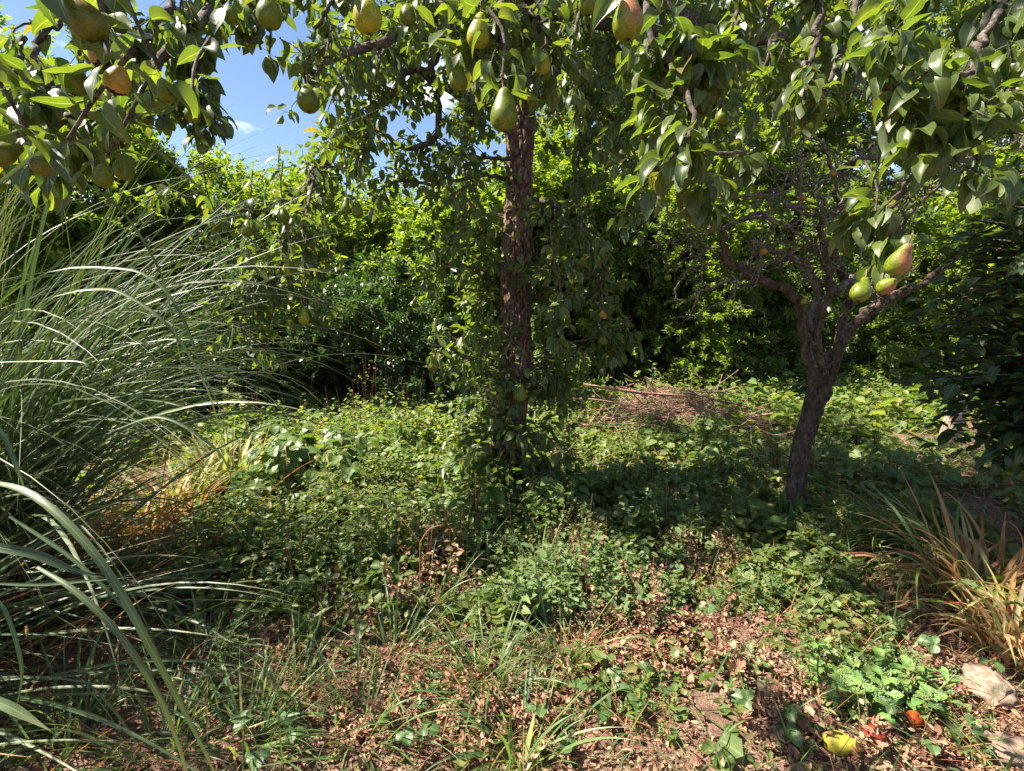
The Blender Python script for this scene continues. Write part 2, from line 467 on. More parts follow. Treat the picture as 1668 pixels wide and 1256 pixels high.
M['limb_bark'] = bark_mat('limb_bark', (0.035, 0.025, 0.02), (0.08, 0.06, 0.05), (0.17, 0.14, 0.12), scale=70, stretch=1, lichen=(0.25, 0.27, 0.24), lich_amt=0.62)
M['apple_bark'] = bark_mat('apple_bark', (0.055, 0.043, 0.034), (0.14, 0.115, 0.095), (0.28, 0.245, 0.21), scale=45, stretch=0.5, lichen=(0.24, 0.25, 0.23), lich_amt=0.57, bump=0.9)
M['apple_twig'] = bark_mat('apple_twig_bark', (0.07, 0.052, 0.038), (0.16, 0.125, 0.095), (0.30, 0.25, 0.2), scale=60, stretch=1, lichen=(0.36, 0.37, 0.33), lich_amt=0.56)  # lichened bark, its colour lightened so the twigs look sunlit
M['apple_trunk'] = bark_mat('apple_trunk_bark', (0.035, 0.024, 0.016), (0.085, 0.058, 0.04), (0.16, 0.115, 0.08), scale=30, stretch=0.5, lichen=(0.2, 0.2, 0.17), lich_amt=0.62, bump=.9, crack=True)
M['stem'] = bark_mat('hedge_stem_bark', (0.09, 0.06, 0.03), (0.2, 0.13, 0.07), (0.32, 0.22, 0.12), scale=60, stretch=0.4)
M['twig'] = bark_mat('dead_twig', (0.10, 0.052, 0.038), (0.27, 0.155, 0.115), (0.48, 0.33, 0.26), scale=50, stretch=1)
M['post'] = bark_mat('weathered_bark', (0.12, 0.09, 0.06), (0.28, 0.22, 0.16), (0.4, 0.33, 0.26), scale=25, stretch=0.3)
M['stalk'] = leaf_mat('green_stalk', [(0.10, 0.13, 0.04), (0.2, 0.18, 0.07)], trans=0.1, rough=0.5, veins=False)
M['redstalk'] = leaf_mat('reddish_stalk', [(0.25, 0.09, 0.05), (0.36, 0.16, 0.08)], trans=0.1, rough=0.5, veins=False, tgain=(1, 1, 1))

def soil_mat():
    m, n, l = nt('garden_soil')
    geo = n.new('ShaderNodeNewGeometry')
    a = n.new('ShaderNodeTexNoise'); a.inputs['Scale'].default_value = 9; a.inputs['Detail'].default_value = 10; a.inputs['Roughness'].default_value = 0.7
    b = n.new('ShaderNodeTexVoronoi'); b.inputs['Scale'].default_value = 55; b.feature = 'F1'
    c = n.new('ShaderNodeTexNoise'); c.inputs['Scale'].default_value = 160; c.inputs['Detail'].default_value = 3
    for x in (a, b, c): l.new(geo.outputs['Position'], x.inputs['Vector'])
    r1 = ramp(n, [(0.07, 0.042, 0.032), (0.16, 0.098, 0.075), (0.25, 0.165, 0.13)], [0.36, 0.5, 0.66]); l.new(a.outputs[0], r1.inputs[0])
    r2 = ramp(n, [(0.5, 0.45, 0.4), (1.0, 1.0, 1.0), (1.7, 1.5, 1.4)], [0.3, 0.5, 0.72]); l.new(c.outputs[0], r2.inputs[0])
    col = mix_(n, l, 0.8, r1.outputs[0], r2.outputs[0], 'MULTIPLY')
    pr = n.new('ShaderNodeBsdfPrincipled'); l.new(col, pr.inputs['Base Color']); pr.inputs['Roughness'].default_value = 0.95; pr.inputs['Specular IOR Level'].default_value = 0.15
    h = math_(n, l, 'ADD', math_(n, l, 'MULTIPLY', b.outputs['Distance'], 0.6), c.outputs[0])
    bp = n.new('ShaderNodeBump'); bp.inputs['Strength'].default_value = 0.8; bp.inputs['Distance'].default_value = 0.012
    l.new(h, bp.inputs['Height']); l.new(bp.outputs[0], pr.inputs['Normal'])
    out = n.new('ShaderNodeOutputMaterial'); l.new(pr.outputs[0], out.inputs[0])
    return m
M['soil'] = soil_mat()

def fruit_mat(name, base, low, blush, amt, spots=0.6, rot=None, black=False):
    """fruit skin: two greens, a sun blush on one side and brown specks, in the fruit's own space"""
    m, n, l = nt(name)
    t = n.new('ShaderNodeTexCoord')
    sx = n.new('ShaderNodeSeparateXYZ'); l.new(t.outputs['Object'], sx.inputs[0])
    nz = n.new('ShaderNodeTexNoise'); nz.inputs['Scale'].default_value = 2.6; nz.inputs['Detail'].default_value = 5
    l.new(t.outputs['Object'], nz.inputs['Vector'])
    r = ramp(n, [low, base], [0.35, 0.65]); l.new(nz.outputs[0], r.inputs[0])
    f = math_(n, l, 'ADD', math_(n, l, 'ADD', math_(n, l, 'MULTIPLY', sx.outputs[0], 1.3), math_(n, l, 'MULTIPLY', sx.outputs[2], .5)), math_(n, l, 'MULTIPLY_ADD', nz.outputs[0], 1.6, amt - 1.2))
    f = math_(n, l, 'MINIMUM', math_(n, l, 'MAXIMUM', f, 0.0), 0.92)
    col = mix_(n, l, f, r.outputs[0], blush)
    n3 = n.new('ShaderNodeTexNoise'); n3.inputs['Scale'].default_value = 40; n3.inputs['Detail'].default_value = 2
    l.new(t.outputs['Object'], n3.inputs['Vector'])
    sp = ramp(n, [(0, 0, 0), (1, 1, 1)], [0.62, 0.68]); l.new(n3.outputs[0], sp.inputs[0])
    col = mix_(n, l, math_(n, l, 'MULTIPLY', sp.outputs[0], 0.45), col, (0.14, 0.09, 0.03))
    n4 = n.new('ShaderNodeTexNoise'); n4.inputs['Scale'].default_value = 5.5; n4.inputs['Detail'].default_value = 4; n4.inputs['Distortion'].default_value = .6
    l.new(t.outputs['Object'], n4.inputs['Vector'])
    s4 = ramp(n, [(0, 0, 0), (1, 1, 1)], [0.655, 0.68]); l.new(n4.outputs[0], s4.inputs[0])
    col = mix_(n, l, math_(n, l, 'MULTIPLY', s4.outputs[0], spots), col, (0.03, 0.02, 0.012))
    n6 = n.new('ShaderNodeTexNoise'); n6.inputs['Scale'].default_value = 9; n6.inputs['Detail'].default_value = 7; n6.inputs['Roughness'].default_value = .7
    l.new(t.outputs['Object'], n6.inputs['Vector'])
    s6 = ramp(n, [(.72, .7, .6), (1, 1, 1), (1.15, 1.12, 1.0)], [0.38, 0.52, .66]); l.new(n6.outputs[0], s6.inputs[0])
    col = mix_(n, l, 1.0, col, s6.outputs[0], 'MULTIPLY')
    if black:
        f5 = math_(n, l, 'LESS_THAN', math_(n, l, 'ADD', sx.outputs[2], math_(n, l, 'MULTIPLY', nz.outputs[0], .5)), -.42)
        col = mix_(n, l, f5, col, (0.015, 0.01, 0.008))
    if rot is not None:
        n5 = n.new('ShaderNodeTexNoise'); n5.inputs['Scale'].default_value = 1.6
        l.new(t.outputs['Object'], n5.inputs['Vector'])
        s5 = ramp(n, [(0, 0, 0), (1, 1, 1)], [0.5, 0.56]); l.new(n5.outputs[0], s5.inputs[0])
        col = mix_(n, l, s5.outputs[0], col, rot)
    pr = n.new('ShaderNodeBsdfPrincipled'); l.new(col, pr.inputs['Base Color'])
    pr.inputs['Roughness'].default_value = 0.4; pr.inputs['Specular IOR Level'].default_value = 0.3
    pr.inputs['Subsurface Weight'].default_value = 0.0
    bp = n.new('ShaderNodeBump'); bp.inputs['Strength'].default_value = 0.12; bp.inputs['Distance'].default_value = 0.02
    l.new(n3.outputs[0], bp.inputs['Height']); l.new(bp.outputs[0], pr.inputs['Normal'])
    out = n.new('ShaderNodeOutputMaterial'); l.new(pr.outputs[0], out.inputs[0])
    return m
M['pear_green'] = fruit_mat('pear_skin_green', (0.15, 0.19, 0.012), (0.085, 0.125, 0.012), (0.2, 0.14, 0.02), -0.1)
M['pear_blush'] = fruit_mat('pear_skin_blushed', (0.20, 0.23, 0.015), (0.11, 0.16, 0.012), (0.36, 0.12, 0.09), 0.3)
M['pear_orange'] = fruit_mat('pear_skin_orange', (0.40, 0.25, 0.05), (0.26, 0.20, 0.03), (0.48, 0.20, 0.06), 0.4, spots=0.9, black=True)
M['pear_brown'] = fruit_mat('pear_skin_brownish', (0.14, 0.15, 0.015), (0.09, 0.11, 0.014), (0.20, 0.10, 0.03), 0.15, spots=0.9)
M['pear_yellow'] = fruit_mat('pear_skin_yellow', (0.34, 0.32, 0.02), (0.20, 0.24, 0.018), (0.36, 0.2, 0.03), 0.0, spots=0.8)
M['pear_fallen'] = fruit_mat('fallen_pear_skin', (0.48, 0.36, 0.04), (0.30, 0.31, 0.04), (0.42, 0.2, 0.05), 0.2, spots=.5)
M['apple_red'] = fruit_mat('rotten_apple_skin', (0.231, 0.035, 0.014), (0.173, 0.026, 0.012), (0.260, 0.070, 0.025), 0.3)
M['apple_orange'] = fruit_mat('small_apple_skin', (0.359, 0.162, 0.025), (0.260, 0.162, 0.029), (0.376, 0.116, 0.025), 0.4)
M['apple_vivid'] = fruit_mat('orange_fruit_skin', (0.433, 0.081, 0.008), (0.376, 0.058, 0.008), (0.462, 0.116, 0.012), 0.3, spots=0.1)
M['calyx'] = bark_mat('dried_calyx', (0.02, 0.012, 0.01), (0.05, 0.03, 0.02), (0.1, 0.06, 0.04), scale=200)

# ------------------------------------------------------------------ ground
def gh(x, y):
    v = 0.05 * mnoise.noise(Vector((x * 0.7, y * 0.7, 0))) + 0.025 * mnoise.noise(Vector((x * 2.3, y * 2.3, 3)))
    return v
def build_ground():
    n = 200
    t = np.linspace(-1, 1, n)
    gx = np.sinh(t * 6.0) / math.sinh(6.0) * 400
    gy = np.sinh(t * 6.0) / math.sinh(6.0) * 400 + 3.0
    V = []
    for y in gy:
        for x in gx:
            z = gh(x, y)
            if abs(x) < 6 and abs(y) < 9:
                z += 0.012 * mnoise.noise(Vector((x * 11, y * 11, 1))) + 0.006 * mnoise.noise(Vector((x * 31, y * 31, 1)))
            V.append((x, y, z))
    i = np.arange(n - 1)[:, None] * n; j = np.arange(n - 1)[None]
    F = np.stack([i + j, i + j + 1, i + n + j + 1, i + n + j], -1).reshape(-1, 4)
    me = make_mesh('ground', V, F)
    o = link('ground', me, M['soil'])
    return tag(o, 'brown garden soil under the weeds and fallen leaves', kind='structure')
ground = build_ground()

def unit(v):
    v = np.asarray(v, float); return v / (np.linalg.norm(v) + 1e-9)
def rv(s=1.0): return rng.normal(0, s, 3)

# ------------------------------------------------------------------ hedge and background trees
def shoots(centers, dirs, lens, per, leaf, droop=0.25, wig=0.15):
    """leaves set alternately along curved shoots (vectorised)"""
    n = len(centers); t = (np.arange(per) + 0.5) / per
    D = dirs / np.linalg.norm(dirs, axis=1)[:, None]
    side = np.cross(D, rng.normal(0, 1, (n, 3))); side /= np.linalg.norm(side, axis=1)[:, None]
    side2 = np.cross(D, side)
    L = lens[:, None, None]
    pos = centers[:, None] + D[:, None] * L * t[None, :, None] + side[:, None] * L * wig * (t[None, :, None] ** 2) + np.array([0, 0, -1])[None, None] * L * droop * (t[None, :, None] ** 2)
    ph = np.arange(per) * 2.4
    out = side[:, None] * np.cos(ph)[None, :, None] + side2[:, None] * np.sin(ph)[None, :, None]
    ld = out * 0.9 + D[:, None] * 0.6 + rng.normal(0, 0.3, (n, per, 3))
    ld[..., 2] -= 0.1
    nm = rng.normal(0, 0.45, (n, per, 3)) + np.array([0, 0, 1.0])
    sz = leaf * (0.65 + 0.6 * rng.random((n, per))) * np.clip(np.exp(rng.normal(.05, .35, (n, 1))), .5, 2.2) * (1.0 - 0.35 * t[None] ** 2)
    return pos.reshape(-1, 3), ld.reshape(-1, 3), nm.reshape(-1, 3), sz.ravel()

RH = [rhomb(0.25, 0.5), rhomb(0.1, 0.42), rhomb(0.35, 0.6)]

def hedge_top(px):
    xs = [-400, -100, 60, 160, 230, 300, 350, 380, 420, 470, 520, 600, 700, 820, 900, 1000, 1100, 1250]
    ys = [-20, 10, 40, 80, 130, 175, 262, 200, 268, 250, 255, 262, 258, 262, 250, 240, 230, 225]
    return np.interp(px, xs, ys)

def build_hedge():
    root = empty('hedge', (-3.2, 8.6, 0), 'tall untrimmed bright green hedge of small leaves filling the garden end behind the pear trunk', 'hedge')
    n = 11000
    x = rng.uniform(-10, 3.2, n)
    d = 7.9
    front = 8.0 + 0.35 * np.sin(x * 1.3) + 0.25 * np.sin(x * 3.1 + 1)
    depth = rng.random(n) ** 1.3 * 1.5
    y = front + depth
    px = 834 + x / (y * CP + 0.35) * FPX
    top = CAMZ + ((628 - hedge_top(px)) / FPX * CP - SP) / (CP + (628 - hedge_top(px)) / FPX * SP) * y
    u = rng.random(n) ** 0.75
    z = 0.02 + u * (top - 0.55)
    # thin lower front
    keep = rng.random(n) < np.clip(0.8 + z / 2.0, 0, 1)
    x, y, z, top, depth = x[keep], y[keep], z[keep], top[keep], depth[keep]; n = len(x)
    hol = np.array([mnoise.noise(Vector((a * .75, b * .8, 5))) + .5 * mnoise.noise(Vector((a * 2, b * 2, 9))) for a, b in zip(x, z)])
    keep = (hol > -.26) | (rng.random(n) < .12)
    y = y - .45 * np.clip(hol, -.5, .6)
    x, y, z, top, depth = x[keep], y[keep], z[keep], top[keep], depth[keep]; n = len(x)
    C = np.stack([x, y, z], 1)
    up = np.clip((z / top) ** 2, 0, 1)
    D = np.stack([rng.normal(0, 0.5, n), -0.9 * (1 - up) + rng.normal(0, 0.4, n), 0.15 + 1.3 * up + rng.normal(0, .25, n)], 1)
    L = rng.uniform(0.28, 0.6, n)
    p1 = shoots(C, D, L, 28, 0.088)
    # leading shoots that stick out of the top
    m = 230
    xs = rng.uniform(-10, 2.2, m); xs[:26] = rng.normal(-4.35, 0.28, 26); xs[26:40] = rng.normal(-3.35, .2, 14)
    ys = 8.2 + rng.random(m) * 1.2
    pxs = 834 + xs / (ys * CP + 0.35) * FPX
    tp = CAMZ + ((628 - hedge_top(pxs)) / FPX * CP - SP) / (CP + (628 - hedge_top(pxs)) / FPX * SP) * ys
    C2 = np.stack([xs, ys, tp - 0.85], 1); D2 = np.stack([rng.normal(0, .22, m), rng.normal(0, .2, m), np.ones(m)], 1)
    L2 = rng.uniform(0.5, 0.95, m); L2[:26] *= 1.15
    p2 = shoots(C2, D2, L2, 46, 0.08, droop=0.05)
    A = [np.concatenate([a, b]) for a, b in zip(p1, p2)]
    foliage('foliage', RH, *A, M['hedge_leaf'], root)
    # older, larger leaves deep inside
    n = 16000; x = rng.uniform(-10.5, 3.4, n); y = 9.1 + rng.random(n) * .9; z = rng.uniform(.05, 3.2, n)
    foliage('inner_foliage', RH, np.stack([x, y, z], 1), rng.normal(0, 1, (n, 3)), rng.normal(0, 1, (n, 3)) + [0, -1, .3], rng.uniform(.12, .2, n), M['hedge_dark_leaf'], root)
    # stems, each its own part
    for k in range(46):
        bx = rng.uniform(-6.5, 2.0); by = 8.1 + rng.random() * 0.7
        h = rng.uniform(1.4, 2.6); ln = rng.normal(0, 0.25)
        T = Tubes(); T.add(spline([(bx, by, -0.05), (bx + ln * .4 + rng.normal(0, .05), by, h * .45), (bx + ln + rng.normal(0, .1), by - .1, h)], 9), [rng.uniform(0.012, 0.028), 0.008], 6, 0.12)
        T.build('stem', M['stem'], root)
    for a, b in (((543, 395), (577, 535)), ((560, 470), (590, 560)), ((596, 400), (588, 500))):
        T = Tubes(); T.add(spline([P(*a, 7.5), P((a[0] + b[0]) / 2 - 2, (a[1] + b[1]) / 2, 7.6), P(*b, 7.7)], 8), [0.012, 0.02], 6, 0.1)
        T.build('stem', M['stem'], root)
    # fine leafless twigs in the shaded base
    T = Tubes()
    for k in range(900):
        c = np.array([rng.uniform(-6, 2.6), 7.9 + rng.random() * 1.0, rng.uniform(0.1, 2.3)])
        e = c + np.array([rng.normal(0, .2), rng.normal(-.1, .15), rng.uniform(.1, .5)])
        T.add(spline([c, (c + e) / 2 + rv(.04), e], 4), [0.005, 0.002], 3, cap=False)
    T.build('twigs', M['stem'], root, 'stuff')

def blob_tree(name, label, cat, base, height, radius, n, mat, leaf, zlow, per=30, lens=(0.35, 0.8), group=None, trunk_r=0.12, bark='post', seed=None, lobes=9, squash=1.0):
    root = empty(name, base, label, cat, group)
    base = np.asarray(base, float)
    T = Tubes(); T.add(spline([base - [0, 0, .1], base + [0.1, 0, height * .3], base + [-.05, .1, height * .6]], 12), [trunk_r, trunk_r * .8, trunk_r * .4], 9, 0.06)
    T.build('trunk', M[bark], root)
    # lobes of shoots round limb ends
    cen = []
    for k in range(lobes):
        a = rng.uniform(0, 2 * math.pi); rr = radius * rng.uniform(0.15, 0.75)
        cz = base[2] + zlow + (height - zlow) * (0.12 + 0.8 * (k + 0.5) / lobes)
        cen.append((base[0] + math.cos(a) * rr, base[1] + math.sin(a) * rr * squash, cz))
    cen = np.array(cen)
    B = Tubes()
    for c in cen:
        s0 = base + [0, 0, max(0.2, (c[2] - base[2]) * 0.45)]
        B.add(spline([s0, (s0 + c) / 2 + rv(.1), c], 7), [trunk_r * .4, 0.015], 5, .1)
    B.build('limbs', M[bark], root, 'stuff')
    w = rng.integers(0, lobes, n)
    v = rng.normal(0, 1, (n, 3)); v /= np.linalg.norm(v, axis=1)[:, None]
    rad = radius * rng.uniform(0.32, 0.6, lobes)[w]
    r = rad * (0.45 + 0.6 * rng.random(n) ** 0.5)
    C = cen[w] + v * r[:, None] * [1, 1, 0.8]
    C[:, 2] = np.maximum(C[:, 2], base[2] + 0.15)
    D = v + [0, 0, .3] + rng.normal(0, .4, (n, 3))
    A = shoots(C, D, rng.uniform(*lens, n), per, leaf)
    foliage('foliage', RH, *A, mat, root)
    return root

build_hedge()
FT = 'trees and tall shrubs standing beyond the hedge'
blob_tree('background_tree', 'tall pale green tree behind the small apple tree, reaching the top edge', 'tree', (5.2, 12.5, 0), 9.0, 3.2, 1900, M['far_leaf'], 0.12, 1.2, per=30, group=FT, lobes=16, trunk_r=.16)
blob_tree('background_tree', 'tall grey green tree seen just right of the pear trunk, behind the overhanging branches', 'tree', (2.4, 14.0, 0), 9.2, 2.0, 1100, M['far_leaf'], 0.12, 1.2, per=30, group=FT, lobes=12, trunk_r=.13)
blob_tree('background_tree', 'broad pale tree at the far right, showing between the dark leaves', 'tree', (10.2, 12.0, 0), 9.0, 3.6, 1700, M['far_leaf'], 0.12, 1.0, per=28, group=FT, lobes=16, trunk_r=.16)
blob_tree('background_tree', 'leafy tree behind the pampas grass, filling the upper left above the hedge', 'tree', (-7.0, 6.9, 0), 4.7, 2.1, 1300, M['hedge_leaf'], 0.09, .6, per=30, group=FT, lobes=15, trunk_r=.1)
LSH = 'low shaded shrubs along the foot of the hedge'
blob_tree('shrub', 'low dark shrub at the hedge foot, between the grass blades and the leaning brown stems', 'shrub', (-2.9, 7.1, 0), 2.0, 1.1, 520, M['painted_shade_leaf'], 0.08, 0.05, per=22, group=LSH, lobes=9, lens=(.2, .45), trunk_r=.02, bark='stem')
blob_tree('shrub', 'low shaded shrub at the hedge foot just left of the pear trunk', 'shrub', (-1.5, 7.0, 0), 1.8, 1.1, 520, M['painted_shade_leaf'], 0.08, 0.05, per=22, group=LSH, lobes=9, lens=(.2, .45), trunk_r=.02, bark='stem')
blob_tree('shrub', 'low shrub at the hedge foot behind the arching grass tips', 'shrub', (-4.3, 7.0, 0), 1.6, 1.1, 450, M['painted_shade_leaf'], 0.08, 0.05, per=22, group=LSH, lobes=9, lens=(.2, .45), trunk_r=.02, bark='stem')
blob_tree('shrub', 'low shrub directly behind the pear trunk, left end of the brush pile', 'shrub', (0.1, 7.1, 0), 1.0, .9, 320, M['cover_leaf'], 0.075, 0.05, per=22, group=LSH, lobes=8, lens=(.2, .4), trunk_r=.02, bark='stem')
SHR = 'dense shrubs joining the hedge on the right'
blob_tree('shrub', 'dense small leaved green shrub directly behind the brush pile', 'shrub', (2.9, 9.0, 0), 2.9, 1.7, 1500, M['hedge_dark_leaf'], 0.08, 0.1, per=34, group=SHR, lobes=14, lens=(.25, .5), trunk_r=.04, bark='stem')
blob_tree('shrub', 'rounded green shrub seen through the fork of the small apple tree', 'shrub', (5.2, 9.8, 0), 3.1, 1.8, 1300, M['hedge_dark_leaf'], 0.085, 0.1, per=34, group=SHR, lobes=14, lens=(.25, .5), trunk_r=.04, bark='stem')
blob_tree('shrub', 'bright yellow green shrub glowing in the sun above the branches of the small apple tree', 'shrub', (4.2, 10.4, 0), 5.2, 1.7, 1200, M['hedge_leaf'], 0.095, 1.0, per=34, group=SHR, lobes=14, trunk_r=.05, bark='stem')
blob_tree('shrub', 'loose green shrub standing behind the dark leaved tree at the right edge', 'shrub', (8.2, 9.4, 0), 3.6, 2.0, 1300, M['hedge_leaf'], 0.095, 0.1, per=32, group=SHR, lobes=14, trunk_r=.05, bark='stem')
blob_tree('shrub', 'bushy green shrub directly behind the pear trunk, overlapping the hedge', 'shrub', (0.9, 9.2, 0), 3.7, 1.5, 1200, M['hedge_leaf'], 0.09, 0.2, per=34, group=SHR, lobes=13, trunk_r=.05, bark='stem')

def treeline():
    n = 26000
    a = rng.uniform(-1.25, 1.25, n); r = 19 + 3 * rng.random(n)
    x, y = np.sin(a) * r, np.cos(a) * r
    top = 4.2 + 1.0 * np.sin(a * 9) + .7 * np.sin(a * 23 + 1) + .4 * np.sin(a * 61)
    z = rng.random(n) ** .8 * top
    o = foliage('treeline', RH, np.stack([x, y, z], 1), rng.normal(0, 1, (n, 3)), rng.normal(0, .7, (n, 3)) + [0, -.4, .7], rng.uniform(.25, .5, n), M['far_leaf'])
    tag(o, 'far off trees and bushes closing the view behind the hedge', 'treeline')
treeline()

# ------------------------------------------------------------------ pear tree
acum = lambda t: math.sin(math.pi * min(1, t * .98 + .02) ** 0.68) ** .85 * (1 - .25 * max(0, t - .6)) + .02
near_t = [template(acum, rows=11, width=0.52, fold=f, curl=c, wave=w, pet=0.42, cols=5, twist=tw) for f, c, w, tw in
          ((.22, .9, .1, .2), (.3, 1.3, .12, -.3), (.15, .5, .14, .1), (.35, 1.7, .08, .4), (.1, -.4, .1, -.2), (.28, 1.0, .15, -.5))]
far_t = [hexleaf(.55, f, c, .35) for f, c in ((.4, .15), (.6, .3), (.2, .05), (.5, .45))]
mid_t = [template(acum, rows=6, width=0.55, fold=f, curl=c, wave=w, pet=0.4, cols=3, twist=tw) for f, c, w, tw in
         ((.22, .9, .1, .2), (.3, 1.3, .12, -.3), (.15, .4, .1, .1), (.3, 1.6, .1, .5))]

def rosette(ls, p, axis, n, size, droop=0.6):
    axis = unit(axis)
    s = unit(np.cross(axis, rv())); s2 = np.cross(axis, s)
    a0 = rng.random() * 6.3
    for k in range(n):
        a = a0 + k * 2.4
        d = s * math.cos(a) + s2 * math.sin(a) + axis * rng.uniform(0.0, 0.9) + rv(.2)
        d[2] -= droop * rng.uniform(0.4, 1.5)
        d = unit(d)
        nm = np.array([0, 0, 1.0]) + rv(.35) + 0.3 * (s * math.cos(a) + s2 * math.sin(a))
        if abs(d[2]) > .8: nm = nm + (s * math.cos(a) + s2 * math.sin(a)) * 0.9
        ls.add(np.asarray(p) + rv(.004), d, nm, size * rng.uniform(.7, 1.15))

def side_twigs(T, ls, line, every, length, leafsize, nleaf=5, droop=.5, r0=.006, bias=(0, 0, 0), sub=True, skip=0.0):
    seg = np.linalg.norm(np.diff(line, axis=0), axis=1); cum = np.concatenate([[0], np.cumsum(seg)])
    s = cum[-1] * skip + every * rng.random()
    while s < cum[-1]:
        p = np.array([np.interp(s, cum, line[:, k]) for k in range(3)])
        i = min(np.searchsorted(cum, s), len(line) - 1); t = unit(line[i] - line[i - 1])
        d = unit(np.cross(t, rv()) + t * .5 + np.asarray(bias) + rv(.15))
        L = length * rng.uniform(.4, 1.2)
        pts = [p]; dd = d.copy()
        m = 5
        for k in range(m):
            dd = unit(dd + rv(.22) + [0, 0, -droop * .28]); pts.append(pts[-1] + dd * L / m)
        pts = np.array(pts)
        T.add(pts, [r0, r0 * .45], 4, .1, cap=False)
        for k in range(1, m + 1):
            if rng.random() < .82:
                rosette(ls, pts[k], pts[k] - pts[k - 1], max(2, int(rng.normal(nleaf, 1))), leafsize * rng.uniform(.75, 1.15), droop + .3)
            if sub and rng.random() < .35:
                e = pts[k] + unit(rv() + [0, 0, -.3]) * L * .35
                T.add(spline([pts[k], (pts[k] + e) / 2 + rv(.01), e], 4), [r0 * .5, r0 * .3], 3, cap=False)
                rosette(ls, e, e - pts[k], nleaf, leafsize, droop)
        s += every * rng.uniform(.5, 1.5)

